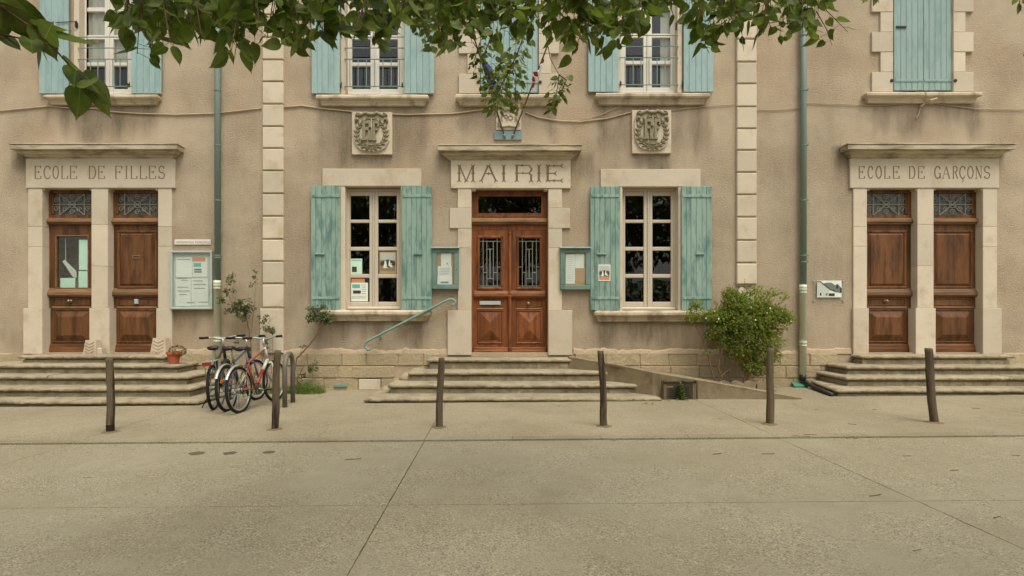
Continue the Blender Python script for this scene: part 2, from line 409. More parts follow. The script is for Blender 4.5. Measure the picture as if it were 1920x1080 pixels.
def leaf_mat(name, c1, c2, trans=.4, gloss=.35, veins=False):
    m = bpy.data.materials.new(name); m.use_nodes = True
    t = m.node_tree; t.nodes.clear()
    o = nn(t, 'ShaderNodeOutputMaterial'); p = nn(t, 'ShaderNodeBsdfPrincipled'); tr = nn(t, 'ShaderNodeBsdfTranslucent')
    mx = nn(t, 'ShaderNodeMixShader'); mx.inputs[0].default_value = trans
    inf = nn(t, 'ShaderNodeObjectInfo'); pos = nn(t, 'ShaderNodeNewGeometry').outputs['Position']
    n = noisen(t, pos, 13, 2, .5)
    f = mathn(t, 'ADD', ramp(t, n, .35, .65), mathn(t, 'MULTIPLY_ADD', inf.outputs['Random'], .8), True)
    f.node.inputs[1].links[0].from_node.inputs[2].default_value = -.4
    c = mixc(t, f, c1, c2)
    if veins:
        so = nn(t, 'ShaderNodeSeparateXYZ'); t.links.new(nn(t, 'ShaderNodeTexCoord').outputs['Object'], so.inputs[0])
        ay = mathn(t, 'ABSOLUTE', so.outputs[1])
        mid = mathn(t, 'SUBTRACT', 1.0, ramp(t, ay, .006, .028))
        sv = mathn(t, 'ABSOLUTE', mathn(t, 'SINE', mathn(t, 'MULTIPLY', mathn(t, 'SUBTRACT', so.outputs[0], mathn(t, 'MULTIPLY', ay, .9)), 22.0)))
        sv = mathn(t, 'MULTIPLY', mathn(t, 'SUBTRACT', 1.0, ramp(t, sv, .0, .22)), .55)
        c = mixc(t, mathn(t, 'MULTIPLY', mathn(t, 'MAXIMUM', mid, sv), .45), c, (c2[0]*1.5+.02, c2[1]*1.4+.02, c2[2]*1.6+.01))
    t.links.new(c, p.inputs['Base Color'])
    c3 = mixc(t, .45, c, (c2[0]*1.5, c2[1]*1.6, c2[2]*.8))
    t.links.new(c3, tr.inputs['Color'])
    p.inputs['Roughness'].default_value = .45; p.inputs['Specular IOR Level'].default_value = gloss
    t.links.new(p.outputs[0], mx.inputs[1]); t.links.new(tr.outputs[0], mx.inputs[2]); t.links.new(mx.outputs[0], o.inputs[0])
    return m
M['leaf'] = leaf_mat('linden_leaf', (.022,.042,.008), (.125,.17,.028), .45, .1)
M['leaf_light'] = leaf_mat('linden_leaf_pale', (.05,.085,.018), (.17,.21,.05), .45, .12)
M['leaf_rose'] = leaf_mat('rose_leaf', (.07,.10,.04), (.16,.20,.085), .35, .15)
M['leaf_shrub'] = leaf_mat('shrub_leaf', (.13,.18,.03), (.38,.41,.10), .45, .1)
M['leaf_dry'] = leaf_mat('yellowed_leaf', (.16,.13,.05), (.24,.20,.09), .3)
M['grass'] = leaf_mat('grass_blade', (.10,.16,.035), (.26,.31,.09), .35, .15)

def glass_mat(name, tint=(1,1,1), boost=1.0):
    m = bpy.data.materials.new(name); m.use_nodes = True
    t = m.node_tree; t.nodes.clear()
    o = nn(t, 'ShaderNodeOutputMaterial'); a = nn(t, 'ShaderNodeBsdfTransparent'); g = nn(t, 'ShaderNodeBsdfGlossy')
    a.inputs[0].default_value = (*tint, 1); g.inputs['Roughness'].default_value = .015
    ge = nn(t, 'ShaderNodeNewGeometry'); dt = nn(t, 'ShaderNodeVectorMath', operation='DOT_PRODUCT')
    t.links.new(ge.outputs['Incoming'], dt.inputs[0]); t.links.new(ge.outputs['Normal'], dt.inputs[1])
    om = mathn(t, 'SUBTRACT', 1.0, mathn(t, 'ABSOLUTE', dt.outputs['Value']), True)
    fr = mathn(t, 'MULTIPLY_ADD', mathn(t, 'POWER', om, 5.0), .96); fr.node.inputs[2].default_value = .042
    n = noisen(t, nn(t, 'ShaderNodeNewGeometry').outputs['Position'], 2.2, 2, .5)
    b = nn(t, 'ShaderNodeBump'); b.inputs['Strength'].default_value = .12; b.inputs['Distance'].default_value = .01
    t.links.new(n, b.inputs['Height']); t.links.new(b.outputs[0], g.inputs['Normal'])
    mx = nn(t, 'ShaderNodeMixShader')
    t.links.new(mathn(t, 'MULTIPLY', fr, boost, True), mx.inputs[0])
    t.links.new(a.outputs[0], mx.inputs[1]); t.links.new(g.outputs[0], mx.inputs[2]); t.links.new(mx.outputs[0], o.inputs[0])
    return m
M['glass'] = glass_mat('old_window_glass', (.93,.94,.92))
M['dusty_glass'] = mat('dusty_fanlight_glass', srgb(74,72,62), .3, .35, 9, .2, 40, bump=0, rand=0, spec=.5)
M['glass_pale'] = glass_mat('notice_glass', (.975,.985,.98))

# ------------------------------------------------------------------ ground, road, pavement
def gsheet(mb, x0, x1, y0, y1, dz, ch=0.0):
    n = len(mb.v)
    for z in (-.08, dz):
        c = ch if z == dz else 0
        mb.v += [(x0+c, y0+c, zg(x0)+z), (x1-c, y0+c, zg(x1)+z), (x1-c, y1-c, zg(x1)+z), (x0+c, y1-c, zg(x0)+z)]
    for f in [(0,3,2,1),(4,5,6,7),(0,1,5,4),(1,2,6,5),(2,3,7,6),(3,0,4,7)]:
        mb.f.append(tuple(n+i for i in f)); mb.m.append(0)
    return mb
_g = MB()
for (x0, x1) in ((-120, -20), (-20, 20), (20, 120)):
    za, zb = zg(max(-20, min(20, x0))) - .03, zg(max(-20, min(20, x1))) - .03
    _g.face([(x0, -160, za), (x1, -160, zb), (x1, 60, zb), (x0, 60, za)])
tag(_g.build('ground', M['earth']), kind='structure')
YK = -3.98
XJ = [-.815 + 3.885 * k for k in range(-6, 7)]
road = gsheet(MB(), -24, 24, -34, YK - .006, -.022).build('road', M['earth']); tag(road, kind='structure')
def slab_edges(name, x0, x1, y0, y1, dz, m, parent, gap=.0016):
    if y1 > -8.5:
        mb = MB(); pts = []
        def jit(x, y): return .0016 + .0022*noise.noise(Vector((x*9, y*9, 1))) + .0035*max(0, noise.noise(Vector((x*2.1, y*2.1, 6)))) + .006*max(0, noise.noise(Vector((x*23, y*23, 3)))-.35)
        def edge(a, b, nx, ny):
            n = max(2, int((Vector(b)-Vector(a)).length/.045))
            for k in range(n):
                x = a[0]+(b[0]-a[0])*k/n; y = a[1]+(b[1]-a[1])*k/n; g_ = gap + jit(x+nx*.3, y+ny*.3); pts.append((x+nx*g_, y+ny*g_))
        edge((x0,y0),(x1,y0),0,1); edge((x1,y0),(x1,y1),-1,0); edge((x1,y1),(x0,y1),0,-1); edge((x0,y1),(x0,y0),1,0)
        n = len(pts); mb.v = [(x, y, zg(x)+dz) for x, y in pts] + [(x, y, zg(x)-.08) for x, y in pts]
        mb.f = [tuple(range(n))] + [(k, n+k, n+(k+1) % n, (k+1) % n) for k in range(n)]; mb.m = [0]*(n+1)
        return mb.build(name, m, parent)
    return gsheet(MB(), x0+gap, x1-gap, y0+gap*1.6, y1-gap*1.6, dz, .002).build(name, m, parent)
rows = [YK - .008, -5.97, -7.95, -9.95, -11.95, -14, -18, -24, -33]
for j in range(len(rows)-1):
    for i in range(len(XJ)-1):
        slab_edges('slab', XJ[i], XJ[i+1], rows[j+1], rows[j], 0.0, M['road'], road)
pave = gsheet(MB(), -24, 24, YK + .17, .4, -.012).build('pavement', M['earth']); tag(pave, kind='structure')
for i in range(len(XJ)-1):
    slab_edges('slab', XJ[i], XJ[i+1], YK + .165, .3, .012, M['pave'], pave, .0015)
kerb = gsheet(MB(), -24, 24, YK - .004, YK + .16, -.02).build('kerb', M['earth']); tag(kerb, kind='structure')
for i in range(len(XJ)-1):
    for h in (0, 1, 2, 3):
        a = XJ[i] + (XJ[i+1]-XJ[i]) * h / 4; b = XJ[i] + (XJ[i+1]-XJ[i]) * (h+1) / 4
        gsheet(MB(), a+.0006, b-.0006, YK, YK+.16, .016, .003).build('kerbstone', M['kerb'], kerb)
# oil-dark spots on the road near the kerb
M['stain'] = mat('dark_oil_stain', srgb(92,84,64), .85, .3, 12, .25, 90, spec=.2)
for (px, py, rr) in ((370,850,.075), (431,850,.065), (503,848,.06)):
    c = G(px, py); mb = MB(); pts = []
    for k in range(18):
        a = 2*math.pi*k/18; r = rr * (1 + .35*noise.noise(Vector((px, math.cos(a)*1.5, math.sin(a)*1.5))))
        pts.append((c.x + r*1.0*math.cos(a), c.y + r*.9*math.sin(a), zg(c.x + r*math.cos(a)) + .004))
    mb.face(pts).build('stain', M['stain'], road)

# ------------------------------------------------------------------ the building
hall = thing('town_hall', (0, 0, 0), 'two-storey roughcast town hall with limestone door surrounds and blue-green shutters', 'building')
ST = M['stone']
FY = -.03                                                # front of the dressed stone
holes = []                                               # (px0, px1, py_top, py_bottom) cut in the plaster
GFW = [(647, 751, 351, 581), (1167, 1272, 351, 582)]
UFW = [(148, 247, -58, 175), (648, 757, -58, 175), (1164, 1270, -60, 172)]
CLO = [(900, 1010, -62, 174), (1675, 1788, -64, 170)]
DRS = [(79, 171, 352, 662), (202, 296, 352, 662), (1623, 1718, 352, 663), (1749, 1844, 352, 663), (884, 1028, 353, 666)]
for a in GFW + UFW + CLO + DRS: holes.append((a[0]-4, a[1]+4, a[2]-4, a[3]+3))
def make_wall():
    WX0, WX1, WZ0, WZ1 = -11.8, 12.2, -.05, 9.2
    xs = set([WX0, WX1]); zs = set([WZ0, WZ1])
    hr = [(X(h[0]), X(h[1]), Z(h[3]), Z(h[2])) for h in holes] + [(X(673), X(724), Z(732), Z(709))]
    for h in hr: xs.update(h[:2]); zs.update(h[2:])
    def fill(s, step, hi=None):
        s = sorted(s); o = [s[0]]
        for a, b in zip(s, s[1:]):
            st = step if (hi is None or a < hi) else step * 6
            n = max(1, int(math.ceil((b-a)/st)))
            o += [a + (b-a)*k/n for k in range(1, n+1)]
        return o
    xs = fill(xs, .07); zs = fill(zs, .07, 5.8)
    vid = {}; v = []; f = []
    for i, x in enumerate(xs):
        for j, z in enumerate(zs):
            vid[i, j] = len(v); v.append((x, 0, z))
    for i in range(len(xs)-1):
        for j in range(len(zs)-1):
            cx, cz = (xs[i]+xs[i+1])/2, (zs[j]+zs[j+1])/2
            if any(h[0] < cx < h[1] and h[2] < cz < h[3] for h in hr): continue
            f.append((vid[i,j], vid[i+1,j], vid[i+1,j+1], vid[i,j+1]))
    me = bpy.data.meshes.new('wall'); me.from_pydata(v, [], f)
    # rain-wash dirt under sills and emblems; dirt with painted shadow at cornice ends
    st = [(88,290,197,275,.75), (600,800,199,345,.85), (862,1040,198,265,.55), (1124,1328,197,318,.8), (1640,1838,193,262,.8),
          (664,735,291,330,.7), (1186,1256,290,330,.7), (598,800,603,668,.8), (1120,1330,604,668,.75), (28,58,276,330,.9), (815,850,276,335,.9),
          (1560,1606,276,326,.9), (1050,1108,546,600,.3), (812,862,544,600,.3), (1300,1345,600,668,.7), (320,400,582,620,.4), (1085,1110,290,340,.5)]
    a = me.attributes.new('stain', 'FLOAT', 'POINT'); vals = []  # carries the dirt marks and the painted tree shade together
    def sm(t): t = max(0, min(1, t)); return t*t*(3-2*t)
    for (x, y, z) in v:
        px = HX + x*S(); py = HY + (CAM_Z - z)*S(); q = 0
        for (p0, p1, t0, t1, k) in st:
            if p0-25 < px < p1+25 and t0-6 < py < t1+20:
                e = 10 + 8*noise.noise(Vector((px*.05, py*.05, 3)))
                m_ = sm((px-p0+e)/16) * sm((p1-px+e)/16) * sm((py-t0+3)/5)
                n1 = noise.noise(Vector((px*.055, py*.006, 1.7))); n2 = noise.noise(Vector((px*.016, py*.01, 9)))
                m_ *= sm((t1 - py + 28*n1 + 22*n2)/((t1-t0)*.7))
                stre = .66 + .6*n1 + .35*n2
                q = max(q, k*m_*max(0, min(1, stre)))
        g_ = sm((py-120)/330)*(.62 + .5*noise.noise(Vector((px*.006, py*.006, 2))))      # tree shade painted in: the wall darkens towards its middle and foot
        edge = sm((abs(px-960)-480)/520)                                                 # the painted shade eases off towards the outer wings
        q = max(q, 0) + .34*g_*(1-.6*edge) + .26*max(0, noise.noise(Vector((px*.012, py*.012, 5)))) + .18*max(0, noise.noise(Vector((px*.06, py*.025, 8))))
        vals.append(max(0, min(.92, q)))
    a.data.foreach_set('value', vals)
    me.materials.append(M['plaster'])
    o = bpy.data.objects.new('wall', me); COL.objects.link(o); o.parent = hall
    return o
wall = make_wall()
# sides, back and roof of the building
mb = MB()
mb.face([(-11.8,0,-.05),(-11.8,9,-.05),(-11.8,9,9.2),(-11.8,0,9.2)]).face([(12.2,0,-.05),(12.2,9,-.05),(12.2,9,9.2),(12.2,0,9.2)])
mb.face([(-11.8,9,-.05),(12.2,9,-.05),(12.2,9,9.2),(-11.8,9,9.2)])
mb.build('side_wall', M['plaster'], hall)
M['roof'] = mat('clay_roof_tiles', srgb(160,110,84), .9, .2, 6, .2, 30, spec=.1)
mb = MB(); mb.prism_x([(-.5,9.2),(-.5,9.32),(4.5,11.4),(9.5,9.32),(9.5,9.2)], -12.1, 12.5); mb.build('roof', M['roof'], hall)

def stone_px(name, px0, px1, py0, py1, yf=FY, yb=.22, b=.006, m=None, gap=.0015):
    return bx(name, m or ST, hall, X(px0, yf)+gap, X(px1, yf)-gap, yf, yb, Z(py1, yf)+gap, Z(py0, yf)-gap, b)

# dark rooms behind the openings
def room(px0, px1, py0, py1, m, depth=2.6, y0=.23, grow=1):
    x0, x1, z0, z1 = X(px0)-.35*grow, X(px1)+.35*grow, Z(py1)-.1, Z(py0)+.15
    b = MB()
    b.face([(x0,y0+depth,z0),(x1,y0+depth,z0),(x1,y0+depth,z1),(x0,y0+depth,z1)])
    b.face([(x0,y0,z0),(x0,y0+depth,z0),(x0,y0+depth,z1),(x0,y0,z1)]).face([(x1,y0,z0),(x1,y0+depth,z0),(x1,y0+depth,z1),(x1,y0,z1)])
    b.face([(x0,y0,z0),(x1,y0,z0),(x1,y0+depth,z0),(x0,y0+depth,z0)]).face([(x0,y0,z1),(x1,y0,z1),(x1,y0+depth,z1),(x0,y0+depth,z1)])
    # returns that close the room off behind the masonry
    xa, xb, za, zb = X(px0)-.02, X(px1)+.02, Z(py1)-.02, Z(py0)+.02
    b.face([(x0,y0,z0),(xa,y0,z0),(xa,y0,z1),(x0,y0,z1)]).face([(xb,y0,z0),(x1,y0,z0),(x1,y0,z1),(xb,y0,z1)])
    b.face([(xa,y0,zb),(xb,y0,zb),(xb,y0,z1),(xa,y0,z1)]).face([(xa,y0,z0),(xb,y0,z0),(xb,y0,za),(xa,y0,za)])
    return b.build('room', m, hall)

# quoin strips
def quoins(px0, px1, gaps, ybot, base=None):
    g = list(gaps)
    while g[0] > -150: g.insert(0, g[0]-42.3)
    g.append(ybot)
    for a, b in zip(g, g[1:]):
        bx('quoin_stone', ST, hall, X(px0,-.05), X(px1,-.05), -.055, .03, Z(b,-.05)+.024, Z(a,-.05)-.004, .012)
        bx('quoin_joint', ST, hall, X(px0,-.05)+.008, X(px1,-.05)-.008, -.02, .03, Z(b,-.05)-.003, Z(b,-.05)+.0235, 0)
    if base: bx('quoin_base', ST, hall, X(base[0],-.06), X(base[1],-.06), -.062, .03, Z(base[3],-.06), Z(base[2],-.06)-.006, .01)
quoins(492, 531, [113, 154, 196, 238, 279, 321, 364, 406.5, 449.5, 491, 533], 578, (487, 531, 578, 662))
quoins(1382, 1419, [74, 117, 158, 201, 242, 282.5, 324, 366, 408, 451.5, 494], 535)
# broken render and rubble where the right strip has lost its foot
for (px, py, r_) in ((1390,545,7), (1404,550,9), (1413,561,6), (1395,562,8), (1408,572,7), (1388,576,6), (1400,588,7)):
    mb = MB(); pts = [(X(px)+r_/S()*math.cos(a)*random.uniform(.8,1.1), -.018, Z(py)+r_/S()*math.sin(a)*random.uniform(.8,1.2)) for a in [k*math.pi/4+.3 for k in range(8)]]
    n = len(pts); mb.v = [(p[0], -.03, p[2]) for p in pts] + [(p[0], .02, p[2]) for p in pts]
    mb.f = [tuple(range(n))] + [(i, (i+1) % n, n+(i+1) % n, n+i) for i in range(n)]; mb.m = [0]*len(mb.f)
    mb.build('rubble_stone', ST, hall)

# plinth courses
random.seed(4)
def plinth_row(py0, py1, x0, x1, first, wmin=.42, wmax=.66, skip=()):
    x = x0 + first
    while x < x1:
        wd = random.uniform(wmin, wmax)
        if not any(a < x + wd*.5 < b for a, b in skip):
            y = -random.uniform(.022, .036)
            bx('plinth_stone', M['plinth'], hall, x+.004, x+wd-.004, y, .04, Z(py1)+.004, Z(py0)-.004, .014)
        x += wd
door_skips = [(X(36), X(330)), (X(838), X(1073)), (X(1590), X(1878)), (X(486), X(532))]
plinth_row(662, 686, -11.5, 12, 0, skip=door_skips)
plinth_row(686, 709, -11.5, 12, -.2, skip=door_skips + [(X(716), X(780))])
plinth_row(709, 734, -11.5, 12, -.35, skip=door_skips + [(X(668), X(736))])
bx('plinth_stone', M['plinth'], hall, X(660), X(740), -.034, .04, Z(709)+.004, Z(686)-.004, .014)
bx('plinth_mortar', M['mortar'], hall, -11.7, X(671), -.012, .05, Z(740), Z(661), 0)
bx('plinth_mortar', M['mortar'], hall, X(726), 12.1, -.012, .05, Z(740), Z(661), 0)
bx('plinth_mortar', M['mortar'], hall, X(671)+.001, X(726)-.001, -.012, .05, Z(709), Z(661), 0)
mb = MB(); x0, x1, z0, z1 = X(671), X(726), Z(735), Z(709)             # dark opening with a loose slab leaning in it
mb.face([(x0,.5,z0),(x1,.5,z0),(x1,.5,z1),(x0,.5,z1)]).face([(x0,0,z0),(x0,.5,z0),(x0,.5,z1),(x0,0,z1)]).face([(x1,0,z0),(x1,.5,z0),(x1,.5,z1),(x1,0,z1)])
mb.face([(x0,0,z1),(x1,0,z1),(x1,.5,z1),(x0,.5,z1)]); mb.build('vent_recess', M['room'], hall)
o = bx('stone_slab', M['stone'], None, X(673), X(714), -.03, .03, Z(731), Z(710.5), .01)
tag(o, 'pale stone slab blocking the vent hole left of the central steps', 'stone slab')

random.seed(15)
for (pa, pb) in ((332, 400), (532, 838), (1075, 1595)):
    mb = MB(); N = int((pb-pa)/7)
    for i in range(N+1):
        px = pa + (pb-pa)*i/N; t_ = 654 + 6*noise.noise(Vector((px*.02, 3, 1))) + 4*noise.noise(Vector((px*.11, 9, 1)))
        mb.v += [(X(px), -.030 + .006*noise.noise(Vector((px*.2, 1, 5))), Z(663)), (X(px), -.016, Z(t_+3)), (X(px), .003, Z(t_))]
    for i in range(N):
        for k in (0, 1): mb.f.append((i*3+k, i*3+3+k, i*3+4+k, i*3+k+1)); mb.m.append(0)
    mb.build('mortar_fillet', M['mortar'], hall)
# ---- moulded sills and cornices (profiles swept along the front with returns at both ends)
def moulded(name, m, px0, px1, prof, parent=None, noisy=0.0, seg=.08):
    """prof: (projection, z) from top back to bottom back; px0..px1 are the ends of the widest line at the wall"""
    pm = max(p for p, _ in prof); x0, x1 = X(px0, -pm), X(px1, -pm)
    rings = []
    def rg(x, nx, k):
        out_ = []
        for (p, z) in prof:
            out_.append((x + nx*(p - pm), p, z))
        return out_
    path = []
    # left return: back, front corner; front subdivisions; right return
    mb = MB(); n = len(prof)
    secs = []
    secs.append([(x0 + (pm-p), 0.02, z) for p, z in prof])
    N = max(2, int((x1-x0)/seg))
    for k in range(N+1):
        t = k/N
        row = []
        for (p, z) in prof:
            a, b = x0 + (pm-p), x1 - (pm-p)
            x = a + (b-a)*t; q = -p
            if noisy and p > .02:
                q += noisy*noise.noise(Vector((x*5, p*9, z*9))) ; z += noisy*.7*noise.noise(Vector((x*4, 7, z*8)))
            row.append((x, q, z))
        secs.append(row)
    secs.append([(x1 - (pm-p), 0.02, z) for p, z in prof])
    for s_ in secs: mb.v += s_
    for i in range(len(secs)-1):
        for j in range(n-1):
            mb.f.append((i*n+j, (i+1)*n+j, (i+1)*n+j+1, i*n+j+1)); mb.m.append(0)
    return mb.build(name, m, parent or hall)
def sill(px0, px1, py0, py1):
    zt, zb = Z(py0, -.14), Z(py1, -.06); h = zt - zb
    prof = [(-.12, zt+.012), (.09, zt+.006), (.125, zt-.008), (.14, zt-.03), (.14, zt-h*.36), (.125, zt-h*.48), (.095, zt-h*.54), (.085, zt-h*.60), (.085, zt-h*.70), (.07, zt-h*.80), (.06, zt-h*.97), (.05, zb), (0, zb)]
    return moulded('sill', M['sill'], px0, px1, prof, noisy=.008)
def cornice(px0, px1, py0, py1):
    zt, zb = Z(py0, -.24), Z(py1, -.06); h = zt - zb
    prof = [(0, zt+.02), (.24, zt), (.24, zt-h*.09), (.21, zt-h*.10), (.21, zt-h*.15), (.232, zt-h*.16), (.23, zt-h*.46), (.175, zt-h*.47), (.175, zt-h*.56), (.165, zt-h*.57), (.135, zt-h*.66), (.128, zt-h*.72), (.10, zt-h*.73), (.10, zt-h*.82), (.085, zt-h*.83), (.07, zt-h*.90), (.05, zt-h*.91), (.05, zb), (0, zb)]
    return moulded('cornice', M['cornice'], px0, px1, prof, noisy=.006)

# ---- windows
def window(px0, px1, py0, py1, m, parent, rows, cols, yw=.14, bot=10):
    """px edges at the wall face; rows/cols: pane edges seen at the window plane"""
    x0, x1, z0, z1 = X(px0), X(px1), Z(py1), Z(py0)
    win = MB().frame(x0, x1, z0, z1, .042, yw-.02, yw+.05, .006).build('window', m, parent)
    cp = [(X(a, yw), X(b, yw)) for a, b in cols]; rp = [(Z(b, yw), Z(a, yw)) for a, b in rows]
    mid = (cp[0][1] + cp[1][0]) / 2
    mb = MB()
    # casement stiles, rails and glazing bars
    mb.box(x0+.042, cp[0][0], yw-.012, yw+.04, z0+.042, z1-.042, .005)
    mb.box(cp[1][1], x1-.042, yw-.012, yw+.04, z0+.042, z1-.042, .005)
    mb.box(cp[0][1], mid-.018, yw-.012, yw+.04, z0+.042, z1-.042, .005); mb.box(mid+.018, cp[1][0], yw-.012, yw+.04, z0+.042, z1-.042, .005)
    for c in cp:
        zz = [z0+.042] + [v for r in sorted(rp) for v in r] + [z1-.042]
        for a, b in zip(zz[0::2], zz[1::2]):
            if b - a > .001: mb.box(c[0], c[1], yw-.004, yw+.034, a, b, .008)
    mb.build('casement', m, win)
    MB().box(mid-.0175, mid+.0175, yw-.03, yw+.03, z0+.042, z1-.042, .008).build('meeting_stile', m, win)
    for c in cp:
        for r in rp:
            bx('pane', M['glass'], win, c[0]-.004, c[1]+.004, yw+.012, yw+.016, r[0]-.004, r[1]+.004, 0)
    MB().prism_x([(yw-.06, z0+.03), (yw-.02, z0+.052), (yw-.02, z0+.002), (yw-.06, z0+.002)], x0+.02, x1-.02).build('weather_bar', m, win)
    return win
def shutter(px0, px1, py0, py1, m, n, straps=None, latch=None, yb=-.04, strap_m=None, holes_=(), rot=0):
    yv = yb - .03; x0, x1, z0, z1 = X(px0, yv), X(px1, yv), Z(py1, yv), Z(py0, yv)
    sh = MB().box(x0+.004, x1-.004, yb-.008, yb, z0+.005, z1-.005).build('shutter', M['iron_dark'] if False else m, hall)
    edges = [0]; 
    for k in range(n): edges.append(edges[-1] + random.uniform(.85, 1.15))
    for a, b in zip(edges, edges[1:]):
        xa, xb = x0 + (x1-x0)*a/edges[-1], x0 + (x1-x0)*b/edges[-1]
        d = random.uniform(0, .003)
        bx('plank', m, sh, xa+.0012, xb-.0012, yb-.030-d, yb-.008, z0+random.uniform(0,.004), z1-random.uniform(0,.004), .006)
    for py in straps or ():
        s_ = MB().box(x0+.02, x1-.015, yb-.042, yb-.0305, Z(py+2.6, yv), Z(py-2.4, yv), .004)
        so = s_.build('strap', strap_m or m, sh)
    for py in straps or ():
        for t in (.2, .42, .64, .85):
            MB().lathe((x0+(x1-x0)*t, yb-.042, Z(py)), [(.008,0),(.008,.003),(.004,.006)], 8, 'y').build('bolt', strap_m or m, sh)
    if latch:
        pa, pb, py = latch
        MB().box(X(pa), X(pb), yb-.062, yb-.034, Z(py+1.6), Z(py-1.2), .005).build('latch', m, sh)
    return sh
def hook(px, py):
    mb = MB().tube([P(px, py, -.02), P(px, py, -.075), P(px, py-4, -.08), P(px, py-6, -.09)], .008, 6)
    mb.box(X(px)-.012, X(px)+.012, -.05, -.02, Z(py+5), Z(py-2)); return mb.build('hinge_pin', M['iron_dark'], hall)

rowsG = [(367,412), (418,463), (470,514), (521,566)]
random.seed(8)
for (o_, lint, sl, cols, shs) in (
    (GFW[0], (604,790,316,349), (592,806,582,602), [(657,693),(709,744)], ((583,638), (753,810))),
    (GFW[1], (1126,1314,317,350), (1115,1332,583,603), [(1172,1207),(1223,1258)], ((1107,1163), (1278,1335)))):
    stone_px('lintel', *lint, yb=.24)
    stone_px('jamb_stone', o_[0]-10, o_[0], lint[3], o_[3]+2, yf=-.022, yb=.21)
    stone_px('jamb_stone', o_[1], o_[1]+8, lint[3], o_[3]+2, yf=-.022, yb=.21)
    sill(*sl)
    bx('inner_sill', M['sill'], hall, X(o_[0])-.05, X(o_[1])+.05, -.02, .2, Z(sl[2]+8, -.14), Z(sl[2], -.14)+.004, 0)
    window(o_[0], o_[1], o_[2], o_[3]-1, M['frame_low'], hall, rowsG, cols)
    for k, (a, b) in enumerate(shs):
        shutter(a, b, 349, 582, M['shutter_low'], 6, (367.5, 559), ((a+10, a+28, 477) if k == 0 else (a+24, a+40, 477)))
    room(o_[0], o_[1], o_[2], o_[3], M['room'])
rowsU = [(-30,14), (22,66), (74,117), (124,167)]
for k, (o_, sl, cols, shs) in enumerate((
    (UFW[0], (80,295,176,196), [(163,197),(213,245)], ((73,128), (246,302))),
    (UFW[1], (592,803,176,198), [(660,695),(711,746)], ((584,637), (758,814))),
    (UFW[2], (1117,1332,173,196), [(1171,1206),(1222,1257)], ((1103,1160), (1282,1338))))):
    dy = (0, 0, -3)[k]
    cols = [(max(a, o_[0]+9), min(b, o_[1]-7)) for a, b in cols]
    stone_px('lintel', o_[0]-40, o_[1]+40, o_[2]-36, o_[2], yb=.24)
    stone_px('jamb_stone', o_[0]-10, o_[0], o_[2], o_[3]+2, yf=-.022, yb=.21)
    stone_px('jamb_stone', o_[1], o_[1]+9, o_[2], o_[3]+2, yf=-.022, yb=.21)
    sill(*sl)
    bx('inner_sill', M['sill'], hall, X(o_[0])-.05, X(o_[1])+.05, -.02, .2, Z(sl[2]+8, -.14), Z(sl[2], -.14)+.004, 0)
    window(o_[0], o_[1], o_[2], o_[3]-1, M['frame_up'], hall, [(a+dy, b+dy) for a, b in rowsU], cols)
    for (a, b) in shs:
        shutter(a, b, o_[2]-2, sl[2]-.5, M['shutter_up'], 5)
    for hx in (shs[0][1]+3, shs[1][0]-3): hook(hx, 160+dy)
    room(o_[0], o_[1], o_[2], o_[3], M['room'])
    # guard rail across the opening
    gr = MB()
    for py in (69.5, 90, 111, 162):
        gr.tube([P(o_[0]-2, py+dy, -.035), P(o_[1]+2, py+dy, -.035)], .0105, 6)
    rail = gr.build('guard_rail', M['iron_rail'], hall)
    nb = 7
    for i in range(nb):
        px = o_[0] + 8 + (o_[1]-o_[0]-16)*i/(nb-1)
        MB().tube([P(px, 111+dy, -.035), P(px, 162+dy, -.035)], .008, 6).build('bar', M['iron_rail'], rail)
    # net curtains
    def curtain(pa, pb, ptop, pbot, y=.205):
        mb = MB(); N = 26
        for i in range(N+1):
            x = X(pa, y) + (X(pb, y)-X(pa, y))*i/N; yy = y + .012*math.sin(i*1.9)
            mb.v += [(x, yy, Z(ptop, y)), (x, yy+.01*math.sin(i), Z(pbot, y))]
        for i in range(N): mb.f.append((2*i, 2*i+2, 2*i+3, 2*i+1)); mb.m.append(0)
        mb.build('curtain', M['curtain'], hall, smooth=True)
    if k == 0: curtain(156, 246, -50, 121)
    if k == 2: curtain(1238, 1266, -50, 168)
# closed shuttered openings with toothed surrounds
for k, (o_, sl) in enumerate(((CLO[0], (854,1050,175,198)), (CLO[1], (1625,1842,171,193)))):
    wide, nar = (38, 24)
    dy = (3, 0)[k]
    yy = [(-64, -18, 1), (-18, 22, 1), (22, 60, 0), (60, 97, 1), (97, 135, 0), (135, 172, 1)]
    for (a, b, wd) in yy:
        for sgn in (0, 1):
            e = (40 if wd else 24)
            if sgn == 0: stone_px('surround_stone', o_[0]-e, o_[0], a+dy, b+dy, yf=-.04 if wd else -.034, yb=.2)
            else: stone_px('surround_stone', o_[1], o_[1]+(38 if wd else 23), a+dy, b+dy, yf=-.04 if wd else -.034, yb=.2)
    stone_px('lintel', o_[0]-40, o_[1]+38, -104, -64+dy, yb=.24)
    sill(*sl)
    bx('inner_sill', M['sill'], hall, X(o_[0])-.05, X(o_[1])+.05, -.02, .2, Z(sl[2]+8, -.14), Z(sl[2], -.14)+.004, 0)
    mid = (o_[0]+o_[1])/2
    for (a, b) in ((o_[0]+1, mid-.3), (mid+.3, o_[1]-1)):
        shutter(a, b, o_[2], sl[2]-1, M['shutter_up'] if k == 0 else M['shutter_pale'], 5, (151+dy, -40), yb=.035, strap_m=M['shutter_pale'])
    for hx in (o_[0]-3, o_[1]+3):
        MB().lathe(P(hx, 151+dy, -.04), [(.03,0),(.03,.012),(.012,.02)], 10, 'y').build('hinge_boss', M['iron_dark'], hall)
